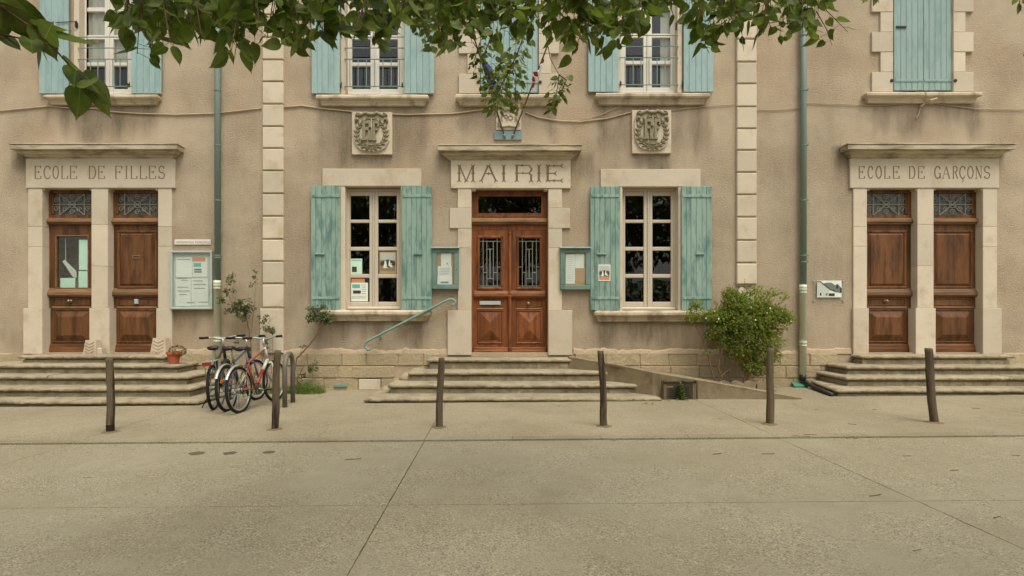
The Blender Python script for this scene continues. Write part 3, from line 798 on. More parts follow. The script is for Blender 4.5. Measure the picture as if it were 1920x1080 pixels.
mb = MB().box(X(1680), X(1699), -.018, .004, Z(52.5), Z(49), .004); mb.build('shutter_catch', M['iron_dark'], hall)
# shutter stay hooks on the upper left and upper right windows
def stay(px, py, s_):
    mb = MB().tube([P(px, py+8, -.03), P(px, py, -.05), P(px+4*s_, py-3, -.08), P(px+20*s_, py-3, -.085), P(px+42*s_, py-2, -.09)], .007, 6)
    mb.box(X(px)-.012, X(px)+.012, -.06, -.02, Z(py+10), Z(py-2)); mb.build('stay_hook', M['iron_dark'], hall)
stay(146, 44, -1); stay(1267, 48, 1)
MB().box(X(1305), X(1324), -.09, -.068, Z(74.5), Z(71.5), .004).build('shutter_catch', M['iron_dark'], hall)

# ---- door surrounds
def piers(segs, px):
    for (a, b, y0, y1, *r) in segs: stone_px('jamb_stone', a, b, y0, y1, yf=r[0] if r else FY, yb=.24)
def school(m_):
    f = (lambda p: p) if not m_ else (lambda p: 1922 - p)
    def seg(a, b, y0, y1, *r):
        a, b = sorted((f(a), f(b))); stone_px('jamb_stone', a, b, y0, y1, yf=r[0] if r else FY, yb=.24)
    a, b = sorted((f(48), f(328))); stone_px('lintel', a, b, 297, 352.5, yf=-.045, yb=.26)
    a, b = sorted((f(15), f(332))); cornice(a, b, 268, 297)
    ends = {'o': [352.5, 425, 463, 578], 'm': [352.5, 421, 499, 578], 'i': [352.5, 425, 462, 578]}
    for t0, t1 in zip(ends['o'], ends['o'][1:]): seg(52, 79, t0, t1)
    for t0, t1 in zip(ends['m'], ends['m'][1:]): seg(171, 202, t0, t1)
    for t0, t1 in zip(ends['i'], ends['i'][1:]): seg(296, 322, t0, t1)
    seg(43, 79, 578, 664, -.055); seg(167, 205, 578, 664, -.055); seg(292.5, 322, 578, 664, -.055)
    seg(79.5, 83, 352.6, 357, -.02); seg(291, 295.5, 352.6, 357, -.02)
    seg(167.5, 170.6, 352.6, 357, -.02); seg(202.4, 205.5, 352.6, 357, -.02)
school(False); school(True)
stone_px('lintel', 845, 1070, 300, 353, yf=-.045, yb=.26)
cornice(820, 1092, 270, 300)
for s_ in (0, 1):
    def seg(a, b, y0, y1, yf=FY):
        if s_: a, b = 1912 - b, 1912 - a
        stone_px('jamb_stone', a, b, y0, y1, yf=yf, yb=.24)
    seg(858, 884, 353, 390); seg(843, 884, 390, 428, -.034); seg(858, 884, 428, 465); seg(858, 884, 465, 582); seg(839, 884, 582, 666, -.05)
    seg(884.4, 892, 353.2, 357, -.02)

# ---- doors
YD = .13
def transom_grille(parent, x0, x1, z0, z1, y):
    mb = MB(); xm, zm = (x0+x1)/2, (z0+z1)/2; w_, h_ = x1-x0, z1-z0
    mb.tube([(x0, y, zm), (x1, y, zm)], .007, 5)
    for t in (.17, .83): mb.tube([(x0+w_*t, y, z0), (x0+w_*t, y, z1)], .007, 5)
    mb.tube([(x0+w_*.17, y, z0), (x0+w_*.83, y, z1)], .007, 5).tube([(x0+w_*.17, y, z1), (x0+w_*.83, y, z0)], .007, 5)
    for (cx, cz) in ((.32,.27), (.68,.27), (.32,.73), (.68,.73), (.5,.85), (.5,.15), (.08,.3), (.08,.7), (.92,.3), (.92,.7)):
        r0 = h_*.14; pts = [(x0+w_*cx + r0*(1-t*.8)*math.cos(t*9), y, z0+h_*cz + r0*(1-t*.8)*math.sin(t*9)) for t in [i/12 for i in range(13)]]
        mb.tube(pts, .0055, 5)
    mb.ring((xm, y, zm), (0,1,0), h_*.16, .006, 14, 5)
    return mb.build('grille', M['grille'], parent)
def knob(parent, x, z, y, r=.03):
    MB().lathe((x, y, z), [(r*1.2,0),(r*1.2,.006),(r*.45,.012),(r*.45,.03),(r,.045),(r*.95,.062),(r*.4,.072)], 14, 'y').build('knob', M['brass'], parent, smooth=True)
def moulding_bar(parent, m, x0, x1, zt, zb, y, proj, name='rail_moulding'):
    h = zt-zb
    MB().prism_x([(y+.02, zt), (y-proj*.35, zt-h*.02), (y-proj*.8, zt-h*.25), (y-proj, zt-h*.5), (y-proj, zt-h*.7), (y-proj*.6, zt-h*.78), (y-proj*.5, zb), (y+.02, zb)], x0, x1).build(name, m, parent)
def single_door(px0, px1, kind, mirror):
    m, tr = M['wood_brown'], M['wood_trim']
    y = YD; x0, x1 = X(px0)+.003, X(px1)-.003
    z = lambda py: Z(py, y)
    d = MB().box(x0, x1, y, y+.05, Z(664), z(421)).build('door', m, hall) if kind != 'glazed' else None
    if kind == 'glazed':
        mb = MB(); a, b = X(106, y), X(165, y)
        mb.box(x0, a, y, y+.05, Z(664), z(421)).box(b, x1, y, y+.05, Z(664), z(421)).box(a, b, y, y+.05, z(444), z(421)).box(a, b, y, y+.05, Z(664), z(540))
        d = mb.build('door', m, hall)
        MB().frame(a-.02, b+.02, z(541.5), z(441), .022, y-.012, y+.02).build('glazing_bead', tr, d)
        bx('pane', M['glass_pale'], d, a, b, y+.02, y+.024, z(540), z(443), 0)
        # papers stuck behind the glass
        bx('paper', M['paper_green'], d, X(145, y), X(164.5, y)-.004, y+.03, y+.032, z(539), z(508), 0)
        bx('paper', M['paper_green'], d, X(145.5, y), X(164, y)-.004, y+.034, y+.036, z(506), z(449), 0)
        bx('paper', M['paper_green'], d, X(109, y), X(137, y), y+.05, y+.053, z(539), z(521), 0)
        MB().face([(a+.06,y+.06,z(490)),(a+.10,y+.06,z(486)),(a+.33,y+.05,z(508)),(a+.33,y+.05,z(521)),(a+.27,y+.05,z(520))]).build('paper', M['board_back'], d)
        MB().tube([(a+.11,y+.07,z(445)), (a+.115,y+.07,z(495))], .004, 5).build('cord', M['paper'], d)
    # transom light
    t = MB().frame(x0, x1, z(409), z(356.5), .06, y-.015, y+.05).build('transom', m, hall)
    xa, xb = x0+.10, x1-.10
    MB().box(x0+.06, xa, y, y+.04, z(407)+.06, z(358)-.06).box(xb, x1-.06, y, y+.04, z(407)+.06, z(358)-.06).build('transom_stile', m, t)
    bx('pane', M['dusty_glass'], t, xa-.004, xb+.004, y+.02, y+.024, z(409)+.055, z(357)-.055, 0)
    transom_grille(t, xa, xb, z(403.5), z(363.5), y-.004)
    moulding_bar(t, tr, x0-.02, x1+.02, z(408.8), z(421), y-.012, .06, 'transom_bar')
    # rails and panels
    if kind != 'glazed':
        MB().frame(x0+.085, x1-.085, z(541), z(432), .045, y-.018, y+.01, .012).build('panel_moulding', m, d)
        MB().raised(x0+.135, x1-.135, z(535.5), z(437.5), y-.002, .022, .035).build('panel', m, d)
    MB().prism_x([(y-.002, z(540.5)), (y-.035, z(546)), (y-.05, z(548)), (y-.055, z(553)), (y-.035, z(556)), (y+.0, z(557))], x0+.008, x1-.008).build('lock_rail_moulding', tr, d)
    MB().frame(x0+.10, x1-.10, z(573), z(559.5), .014, y-.012, y+.01, .003).build('panel_moulding', m, d)
    moulding_bar(d, tr, x0+.085, x1-.085, z(574.5), z(579), y, .02, 'drip_moulding')
    MB().frame(x0+.085, x1-.085, z(643), z(579.5), .035, y-.014, y+.01, .012).build('panel_moulding', m, d)
    MB().raised(x0+.125, x1-.125, z(638.5), z(583.5), y-.002, .05, .11 if kind != 'glazed' else .10).build('panel', m, d)
    MB().prism_x([(y-.001, z(645)), (y-.02, z(647)), (y-.024, z(652)), (y-.03, z(653)), (y-.032, Z(662.5)), (y-.001, Z(662.5))], x0+.005, x1-.005).build('kick_board', M['wood_brown_h'], d)
    xm = (x0+x1)/2
    if kind == 'slot':
        MB().frame(xm-.075, xm+.075, z(485), z(479), .016, y-.036, y-.02, .003).build('letter_slot', M['brass'], d)
        MB().box(xm-.035, xm+.035, y-.05, y-.012, z(570), z(561), .01).build('lock_plate', M['aluminium'], d)
    elif kind in ('glazed', 'knob'): knob(d, xm-.02, z(564.5), y-.01, .026)
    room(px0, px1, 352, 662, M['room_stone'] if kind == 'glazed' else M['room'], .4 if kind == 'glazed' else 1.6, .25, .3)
    return d
single_door(79, 171, 'glazed', False); single_door(202, 296, 'slot', False)
single_door(1623, 1718, 'knob', True); single_door(1749, 1844, 'plain', True)

def main_door():
    m, tr = M['wood_red'], M['wood_trim']
    y = YD; z = lambda py: Z(py, y); xx = lambda px: X(px, y)
    x0, x1 = X(884)+.003, X(1028)-.003
    t = MB().frame(x0, x1, z(410), z(358), .10, y-.015, y+.05).build('transom', m, hall)
    bx('pane', M['glass'], t, x0+.09, x1-.09, y+.02, y+.024, z(408), z(362), 0)
    MB().frame(x0+.095, x1-.095, z(407), z(366), .02, y-.022, y, .006).build('glazing_bead', m, t)
    moulding_bar(t, tr, x0+.002, x1-.002, z(409), z(421), y-.012, .06, 'transom_bar')
    fr = MB().box(x0, x0+.03, y-.01, y+.05, Z(666), z(421)).box(x1-.03, x1, y-.01, y+.05, Z(666), z(421)).box(x0+.03, x1-.03, y-.002, y+.05, z(431), z(421))
    fr.build('door_frame', m, hall)
    for (a, b, ga, gb, k) in ((x0+.032, X(955.5, y), xx(899.5), xx(938.5), 0), (X(956.5, y), x1-.032, xx(973), xx(1012), 1)):
        mb = MB(); zt, zb_, g0, g1 = z(431.5), Z(664), z(540.5), z(447)
        mb.box(a, ga, y, y+.05, zb_, zt).box(gb, b, y, y+.05, zb_, zt).box(ga, gb, y, y+.05, g1, zt).box(ga, gb, y, y+.05, zb_, g0)
        d = mb.build('door', m, hall)
        MB().frame(ga-.05, gb+.05, g0-.03, g1+.05, .05, y-.02, y+.01, .014).build('glazing_bead', m, d)
        bx('pane', M['glass'], d, ga, gb, y+.025, y+.029, g0, g1, 0)
        q = MB(); sx = lambda u: ga + (gb-ga)*(u-128)/(295-128); sz = lambda v: g1 + (g0-g1)*(v-118)/(522-118)
        def bar(u0, v0, u1, v1, r=.0062): q.tube([(sx(u0), y+.006, sz(v0)), (sx(u1), y+.006, sz(v1))], r, 5)
        for u in (155, 268): bar(u, 118, u, 522)
        for u in (185, 237): bar(u, 142, u, 505)
        bar(210, 205, 210, 445, .009)
        for v in (142, 505): bar(128, v, 295, v)
        for v in (205, 445): bar(185, v, 237, v)
        bar(128, 350, 155, 350); bar(268, 350, 295, 350); bar(155, 395, 185, 395); bar(237, 395, 268, 395)
        q.build('grille', M['grille'], d)
        c0, c1 = ga-.05, gb+.05
        MB().prism_x([(y-.002, z(545)), (y-.03, z(549)), (y-.055, z(551)), (y-.06, z(555)), (y-.04, z(558)), (y, z(559))], a+.012, b-.012).build('lock_rail_moulding', M['wood_red_h'], d)
        MB().frame(c0, c1, z(576), z(562), .014, y-.012, y+.01, .003).build('panel_moulding', m, d)
        moulding_bar(d, tr, c0, c1, z(577), z(581), y, .02, 'drip_moulding')
        MB().frame(c0, c1, z(645), z(581), .035, y-.014, y+.01, .012).build('panel_moulding', m, d)
        MB().raised(c0+.045, c1-.045, z(638), z(585), y-.002, .06, .185).build('panel', m, d)
        MB().prism_x([(y-.001, z(651)), (y-.02, z(652.5)), (y-.024, z(656)), (y-.032, z(657)), (y-.034, Z(664.5)), (y-.001, Z(664.5))], a+.005, b-.005).build('kick_board', M['wood_red_h'], d)
        if k == 0:
            l = MB().box(ga-.002, gb+.002, y-.03, y-.004, z(571.5), z(564.5), .004).build('letter_slot', M['aluminium'], d)
        else: knob(d, (ga+gb)/2-.02, z(569), y-.004, .03)
    mb = MB().lathe((X(956, y), y-.035, 0), [(.034, Z(664)), (.034, z(652)), (.026, z(650)), (.026, z(560)), (.036, z(558)), (.036, z(555)), (.028, z(553.5)), (.036, z(552)), (.036, z(549)), (.026, z(547)), (.026, z(441)), (.036, z(439)), (.03, z(436)), (.036, z(432))], 12)
    mb.build('astragal', m, hall, smooth=False)
    room(884, 1028, 353, 662, M['room'], 2.2, .25, .5)
main_door()

# ---- engraved inscriptions drawn stroke by stroke
def stroke(mb, x0, z0, x1, z1, w0, w1=None, y=0):
    w1 = w0 if w1 is None else w1
    d = Vector((x1-x0, z1-z0)); L = d.length
    if L < 1e-6: return
    n = Vector((-d.y, d.x))/L
    mb.face([(x0+n.x*w0/2, y, z0+n.y*w0/2), (x1+n.x*w1/2, y, z1+n.y*w1/2), (x1-n.x*w1/2, y, z1-n.y*w1/2), (x0-n.x*w0/2, y, z0-n.y*w0/2)])
def arc(cx, cz, rx, rz, a0, a1, n=12): return [(cx+rx*math.cos(R(a0+(a1-a0)*i/n)), cz+rz*math.sin(R(a0+(a1-a0)*i/n))) for i in range(n+1)]
V, H = 1.0, .5                                            # stem and hairline weights
GLY = {
 'E': [((.1,0),(.1,1),V), ((0,1),(.95,1),H), ((0,0),(1,0),H), ((.1,.53),(.65,.53),H), ((.95,1),(.92,.82),V), ((1,0),(.97,.2),V), ((.65,.62),(.65,.44),V)],
 'F': [((.1,0),(.1,1),V), ((0,1),(1,1),H), ((0,0),(.35,0),H), ((.1,.53),(.68,.53),H), ((1,1),(.97,.8),V), ((.68,.62),(.68,.44),V)],
 'L': [((.12,0),(.12,1),V), ((0,1),(.35,1),H), ((0,0),(1,0),H), ((1,0),(.97,.22),V)],
 'I': [((.5,0),(.5,1),V), ((.05,1),(.95,1),H), ((.05,0),(.95,0),H)],
 'D': [((.14,0),(.14,1),V), ((0,1),(.5,1),H), ((0,0),(.5,0),H), ('P', arc(.5,.5,.45,.5,90,-90), V)],
 'O': [('P', arc(.5,.5,.46,.5,0,360,24), V)],
 'C': [('P', arc(.55,.5,.5,.5,50,310,20), V), ((.9,.95),(.9,.72),V), ((.88,.12),(.98,.26),H)],
 'G': [('P', arc(.55,.5,.5,.5,55,330,20), V), ((.92,.95),(.92,.74),V), ((.98,.0),(.98,.42),V), ((.65,.42),(1.1,.42),H)],
 'S': [('P', arc(.5,.74,.4,.26,40,270,14), V), ('P', arc(.5,.25,.45,.25,90,-140,14), V), ((.86,.98),(.86,.78),V), ((.1,.22),(.08,.0),V)],
 'A': [((.05,0),(.5,1),H), ((.5,1),(.95,0),V), ((.22,.36),(.78,.36),H), ((-.08,0),(.2,0),H), ((.78,0),(1.1,0),H)],
 'R': [((.14,0),(.14,1),V), ((0,1),(.5,1),H), ((0,0),(.34,0),H), ('P', arc(.5,.77,.38,.23,90,-90), V), ((.14,.54),(.5,.54),H), ((.5,.54),(.92,0),V), ((.8,0),(1.08,0),H)],
 'N': [((.12,0),(.12,1),H), ((.12,1),(.88,0),V), ((.88,0),(.88,1),H), ((-.05,1),(.2,1),H), ((-.05,0),(.3,0),H), ((.7,1),(1.06,1),H)],
}
GLY['Ç'] = GLY['C'] + [((.55,0),(.5,-.12),H), ('P', arc(.5,-.2,.14,.1,90,-150,8), H)]
def inscription(name, letters, py0, py1, wt, yf):
    for ch, pa, pb in letters:
        mb = MB(); x0, x1, z0, z1 = X(pa, yf), X(pb, yf), Z(py1, yf), Z(py0, yf)
        k = 0
        for s_ in GLY[ch]:
            y = yf - .0012 - k*.0002; k += 1
            if s_[0] == 'P':
                pts = s_[1]
                for p, q in zip(pts, pts[1:]): 
                    stroke(mb, x0+(x1-x0)*p[0], z0+(z1-z0)*p[1], x0+(x1-x0)*q[0], z0+(z1-z0)*q[1], wt*s_[2], None, y)
            else:
                p, q, w_ = s_
                stroke(mb, x0+(x1-x0)*p[0], z0+(z1-z0)*p[1], x0+(x1-x0)*q[0], z0+(z1-z0)*q[1], wt*w_, None, y)
        mb.build(name, M['letters'], hall)
inscription('letter', [('E',65,77),('C',82,95),('O',99,110),('L',115,127),('E',131,144),('D',166,180),('E',184,196),('F',216,229),('I',234,240),('L',245,257),('L',262,275),('E',279,292),('S',297,309)], 311.5, 335, .021, -.045)
inscription('letter', [('E',1610,1621),('C',1627,1637),('O',1642,1653),('L',1658,1668),('E',1674,1686),('D',1704,1716),('E',1721,1733),('G',1752,1763),('A',1767,1781),('R',1786,1796),('Ç',1799,1810),('O',1814,1825),('N',1829,1841),('S',1845,1856)], 312, 334.5, .021, -.045)
def rustic(strokes):                                       # MAIRIE: forked stems with knobbed middles
    mb = MB(); k = [0]
    def st(px0, py0, px1, py1, w_):
        y = -.0462 - .0002*k[0]; k[0] += 1
        stroke(mb, X(px0, y), Z(py0, y), X(px1, y), Z(py1, y), w_/S(), None, y)
    for s_ in strokes:
        (a, b, c, d, w_) = s_[:5]; knob_, f0, f1 = s_[5:]
        st(a, b, c, d, w_)
        if knob_:
            mx, my = (a+c)/2, (b+d)/2
            if abs(c-a) > abs(d-b): st(mx, my-2.6, mx, my+2.6, 2.2)
            else: st(mx-3.4, my, mx+3.4, my, 2.2)
        for flag, (ex, ey), (ox, oy) in ((f0, (a, b), (c, d)), (f1, (c, d), (a, b))):
            if flag:
                dx, dy = ex-ox, ey-oy; L = math.hypot(dx, dy); dx /= L; dy /= L
                for s2 in (-1, 1): st(ex-dx*3, ey-dy*3, ex+dx*1.5-dy*3.6*s2, ey+dy*1.5+dx*3.6*s2, 1.6)
    mb.build('letter', M['letters'], hall)
T_, B_ = 310, 340
rustic([(861,T_,861,B_,3.6,1,1,1), (887,T_,887,B_,3.6,1,1,1), (862,T_+1,874,B_,2.4,0,0,1), (886,T_+1,874,B_,2.4,0,0,0)])
rustic([(915.5,T_,902,B_,3.0,0,0,1), (916.5,T_,930,B_,3.2,0,1,1), (907,325.5,925,325.5,1.8,1,0,0)])
rustic([(944.5,T_,944.5,B_,4.2,1,1,1)])
rustic([(969,T_,969,B_,4.2,1,1,1), (966,310,992,310,1.8,1,0,0), (969,324.5,992,324.5,1.8,1,0,0), (992,310,996.5,316,2.4,0,0,0), (996.5,315,996.5,320,3.6,0,0,0), (996.5,319,992,324.5,2.4,0,0,0), (992,324.5,996,328,2.6,0,0,0), (996,327,996,B_,3.8,0,0,1)])
rustic([(1010.5,T_,1010.5,B_,4.2,1,1,1)])
rustic([(1027,T_,1027,B_,4.2,1,1,1), (1024,311,1054,311,1.8,1,0,1), (1027,325,1042,325,1.8,0,0,1), (1024,338.5,1054,338.5,1.8,1,0,1)])

# ------------------------------------------------------------------ emblem plaques on the wall
def relief_leaf(mb, cx, cz, ang, L, wd, y, h):
    d = Vector((math.cos(ang), math.sin(ang))); n = Vector((-d.y, d.x))
    p = lambda a, b, hh: (cx+d.x*a+n.x*b, y-hh, cz+d.y*a+n.y*b)
    r0, r1 = p(0,0,h*.6), p(L,0,h*.4); l, m_, r_ = p(L*.45, wd, 0), p(L*.45, 0, h), p(L*.45, -wd, 0)
    mb.face([r0, l, m_]).face([l, r1, m_]).face([m_, r1, r_]).face([r0, m_, r_])
def plaque(px0, px1, py0, py1, label):
    x0, x1, z0, z1 = X(px0), X(px1), Z(py1), Z(py0); w_, h_ = x1-x0, z1-z0
    root = thing('emblem_plaque', ((x0+x1)/2, 0, z0), label, 'plaque', 'carved emblem plaques')
    bx('slab', ST, root, x0, x1, -.05, .02, z0, z1, .006)
    q = lambda u, v: (x0+w_*u, z0+h_*v)
    # shield with scalloped foot
    out_ = [q(.12,.93), q(.06,.80), q(.05,.55), q(.07,.32), q(.16,.16), q(.24,.10), q(.36,.07), q(.46,.06), q(.5,.08), q(.54,.06), q(.64,.07), q(.76,.10), q(.84,.16), q(.93,.32), q(.95,.55), q(.94,.80), q(.88,.93)]
    mb = MB(); n = len(out_); mb.v = [(a, -.088, b) for a, b in out_] + [(a*.985+(x0+x1)/2*.015, -.049, b) for a, b in out_]
    mb.f = [tuple(range(n))] + [(i, (i+1) % n, n+(i+1) % n, n+i) for i in range(n)]; mb.m = [0]*len(mb.f)
    mb.build('shield', ST, root)
    # scroll at the top
    mb = MB()
    def T(pts, r): mb.tube([(q(u, v)[0], -.097-.004*i/len(pts), q(u, v)[1]) for i, (u, v) in enumerate(pts)], r*w_, 6)
    T([(.12,.88),(.14,.94),(.2,.95),(.2,.89),(.15,.9)], .03); T([(.88,.88),(.86,.94),(.8,.95),(.8,.89),(.85,.9)], .03)
    T([(.2,.88),(.28,.92),(.36,.96),(.42,.93),(.5,.92),(.58,.93),(.64,.96),(.72,.92),(.8,.88)], .045)
    T([(.12,.72),(.11,.8),(.16,.83),(.17,.77)], .03); T([(.88,.72),(.89,.8),(.84,.83),(.83,.77)], .03)
    mb.build('scroll', M['stone_grey'], root, smooth=True)
    # laurel and oak sprays
    mb = MB()
    for s_ in (-1, 1):
        for i in range(11):
            t = i/10; a = R(-80 + 165*t)
            cx, cz = .5 + s_*.36*math.cos(a), .47 + .34*math.sin(a)
            tang = math.atan2(math.cos(a)*.36*h_, -math.sin(a)*.34*w_*s_)
            for k in (-1, 0, 1):
                px_, pz_ = q(cx, cz)
                relief_leaf(mb, px_, pz_, tang + k*.75, w_*.12, w_*.036, -.0885, .03)
        pts = [(q(.5+s_*.36*math.cos(R(a)), .47+.34*math.sin(R(a)))) for a in range(-95, 86, 15)]
        mb.tube([(a, -.093, b) for a, b in pts], .006, 5)
    for i in range(8):
        a = R(180 + 180*i/7); px_, pz_ = q(.5, .19); relief_leaf(mb, px_, pz_, a, w_*.18, w_*.026, -.0885, .022)
    mb.tube([(*q(.3,.24)[:1], -.085, q(.3,.24)[1]), (q(.5,.2)[0], -.10, q(.5,.2)[1]), (q(.7,.24)[0], -.085, q(.7,.24)[1])], .02, 6)
    mb.build('wreath', M['stone_grey'], root)
    # interlaced letters R F
    y0, y1 = -.135, -.087
    def bar(u0, u1, v0, v1): lm.box(x0+w_*u0, x0+w_*u1, y0, y1, z0+h_*v0, z0+h_*v1, .004)
    lm = MB(); bar(.29,.36,.33,.76); bar(.36,.44,.69,.76); bar(.36,.44,.535,.60); bar(.44,.505,.60,.76); bar(.425,.49,.33,.535); bar(.25,.39,.30,.345); bar(.42,.52,.30,.345)
    lm.build('letter', M['stone_grey'], root)
    lm = MB(); bar(.535,.60,.33,.76); bar(.60,.70,.69,.76); bar(.655,.70,.62,.69); bar(.60,.66,.53,.585); bar(.53,.63,.295,.34)
    lm.build('letter', M['stone_grey'], root)
    lm = MB(); lm.tube([(q(.5,.84)[0], -.11, q(.5,.84)[1]), (q(.52,.6)[0], -.142, q(.52,.6)[1]), (q(.5,.35)[0], -.11, q(.5,.35)[1])], .006, 6); lm.build('staff', ST, root)
plaque(661, 736, 212, 291, 'carved stone plaque with wreath and RF letters above the left ground-floor window')
plaque(1184, 1257, 208, 289, 'carved stone plaque with wreath and RF letters above the right ground-floor window')
# date stone half hidden by foliage
x0, x1, z0, z1 = X(930), X(977), Z(245), Z(196)
ds = thing('date_stone', ((x0+x1)/2, 0, z0), 'small carved date stone reading 1901 above the central door cornice', 'plaque')
bx('slab', ST, ds, x0, x1, -.045, .02, z0, z1, .006)
mb = MB(); w_, h_ = x1-x0, z1-z0; q = lambda u, v: (x0+w_*u, -.055, z0+h_*v)
mb.tube([q(.1,.95), q(.06,.7), q(.16,.45), (x0+w_*.1, -.06, z0+h_*.22), q(.25,.1), q(.5,.16), q(.75,.1), q(.9,.22), q(.84,.45), q(.94,.7), q(.9,.95)], .022, 6)
mb.tube([q(.22,.86), q(.35,.74), q(.5,.78), q(.65,.74), q(.78,.86)], .026, 6); mb.build('cartouche', M['cornice'], ds, smooth=True)
mb = MB(); yy = -.05
def dst(u0, v0, u1, v1): 
    mb.tube([(x0+w_*u0, yy, z0+h_*v0), (x0+w_*u1, yy, z0+h_*v1)], .009, 5)
dst(.24,.34,.24,.58); mb.ring((x0+w_*.40, yy, z0+h_*.51), (0,1,0), .028, .008, 12, 5); dst(.455,.5,.43,.34); mb.ring((x0+w_*.58, yy, z0+h_*.46), (0,1,0), .04, .008, 14, 5); dst(.76,.34,.76,.58)
mb.build('numerals', M['stone_grey'], ds)
# flag holder and two flags
x0, x1, z0, z1 = X(927), X(978), Z(263), Z(246)
o = MB().box(x0, x1, -.035, -.002, z0, z1, .004)
for px in (947, 960): o.tube([P(px, 258, -.03), P(px + (-1.5 if px < 950 else 1.5), 252, -.1)], .016, 8)
tag(o.build('flag_holder', M['plate_blue']), 'grey-blue metal flag holder plate above the central cornice', 'flag holder')
def flag(side):
    base = P(947 if side < 0 else 960, 259, -.04)
    tip = P(890, 74, -.55) if side < 0 else P(1031, 74, -.55)
    root = thing('flag', base, 'blue flag drooping from its pole behind the hanging leaves' if side < 0 else 'white and red flag drooping from its pole beside the leaves', 'flag', 'flags over the central door')
    MB().tube([base, tip], .013, 8).sphere(tip, .02).build('pole', M['twig'] if side > 0 else M['iron_dark'], root)
    d = tip - base
    mb = MB(); NU, NV = 26, 24
    for i in range(NU+1):
        u = i/NU                                         # along the hoist, from the tip downwards
        p0 = base + d*((.86 - .40*u) if side < 0 else (.83 - .20*u))
        for j in range(NV+1):
            v = j/NV                                     # towards the fly, which sags in folds
            fold = .045*math.sin(u*15 + v*3.0)*(.25+v) + .03*math.sin(v*11 + u*4)
            q_ = p0 + (Vector((-side*(.26*v - .10*u*v) + fold*.7, fold*1.3 - .04*v, -.34*v*(1-.35*u) - .03*math.sin(v*8+u*5)*v)) if side < 0 else Vector((.05*math.sin(v*3.1) - .14*v + .05*u*v + fold*.5, fold*1.2 - .06*v, -.30*v*(1-.25*u) - .02*math.sin(v*9+u*5)*v)))
            mb.v.append(tuple(q_))
    for i in range(NU):
        for j in range(NV):
            a = i*(NV+1)+j
            mb.f.append((a, a+1, a+NV+2, a+NV+1)); mb.m.append(0 if side < 0 else (1 if (j < NV*.10 and i < NU*.3) else 0 if j < NV*.74 else 1))
    mb.build('cloth', [M['flag_blue']] if side < 0 else [M['flag_white'], M['flag_red']], root, smooth=True, fix=False)
flag(-1); flag(1)

# ------------------------------------------------------------------ notice boards, signs, papers
def paper(name, m, px0, px1, py0, py1, y, parent=None, t=.002): return bx(name, m, parent, X(px0, y), X(px1, y), y-t, y, Z(py1, y), Z(py0, y), 0)
def label_text(txt, px0, px1, pym, h, y, m, parent, name='text'):
    c = bpy.data.curves.new(name, 'FONT'); c.body = txt; c.size = 1; c.align_x = 'CENTER'; c.align_y = 'CENTER'
    o = bpy.data.objects.new(name, c); me = o.to_mesh(); xs = [v.co.x for v in me.vertices]; ys = [v.co.y for v in me.vertices]
    w_, hh = max(xs)-min(xs), max(ys)-min(ys); cx, cy = (max(xs)+min(xs))/2, (max(ys)+min(ys))/2
    W_ = X(px1, y)-X(px0, y); mb = MB(); ctr = Vector(((X(px0, y)+X(px1, y))/2, y, Z(pym, y)))
    mb.v = [(ctr.x+(v.co.x-cx)/w_*W_, y, ctr.z+(v.co.y-cy)/hh*h) for v in me.vertices]; mb.f = [tuple(p.vertices) for p in me.polygons]; mb.m = [0]*len(mb.f)
    o.to_mesh_clear(); bpy.data.objects.remove(o); bpy.data.curves.remove(c)
    return mb.build(name, m, parent)
nb = thing('notice_board', (X(358), 0, Z(580)), 'large pale aluminium notice board with glazed sheets beside the left downpipe', 'notice board')
a, b, c, d = X(319, -.08), X(397.5, -.08), Z(580, -.08), Z(470, -.08)
MB().frame(a, b, c, d, .035, -.085, -.012, .006).build('frame', M['aluminium'], nb)
bx('backing', M['board_back'], nb, a+.03, b-.03, -.03, -.012, c+.03, d-.03, 0)
random.seed(5)
for (p0, p1, q0, q1, m) in ((330,360,482,520,'paper'), (361,389,482,519,'paper'), (329,358,523,574,'paper'), (359,390,522,573,'paper')):
    paper('sheet', M[m], p0, p1, q0, q1, -.033, nb)
paper('print', M['orange'], 361, 385, 482.5, 490, -.037, nb, .001); paper('print', M['teal'], 363, 377, 493, 500, -.037, nb, .001)
paper('print', M['ink'], 364, 378, 504, 507, -.037, nb, .001); paper('print', M['ink'], 364, 378, 508.5, 511, -.037, nb, .001)
for i, (p0, p1, py) in enumerate(((332,357,486), (332,350,521), (340,352,525), (333,353,538), (336,350,552), (362,380,526), (372,389,566), (350,366,567), (333,356,545), (363,384,540), (363,386,533))):
    paper('print', M['ink'], p0, p1, py, py+.9, -.037, nb, .001)
bx('pane', M['glass_pale'], nb, a+.03, b-.03, -.07, -.067, c+.03, d-.03, 0)
for py in (543.5, 548, 553): MB().lathe(P(393, py, -.085), [(.008,0),(.006,.008)], 8, 'y').build('lock', M['iron_dark'], nb)
sg = thing('name_sign', (X(362), 0, Z(459)), 'small cream sign reading information municipale above the large notice board', 'sign')
bx('panel', M['frame_up'], sg, X(328), X(395.5), -.02, .0, Z(459), Z(449.5), .006)
label_text('INFORMATION  MUNICIPALE', 331, 393, 454.3, .045, -.0215, M['ink'], sg)
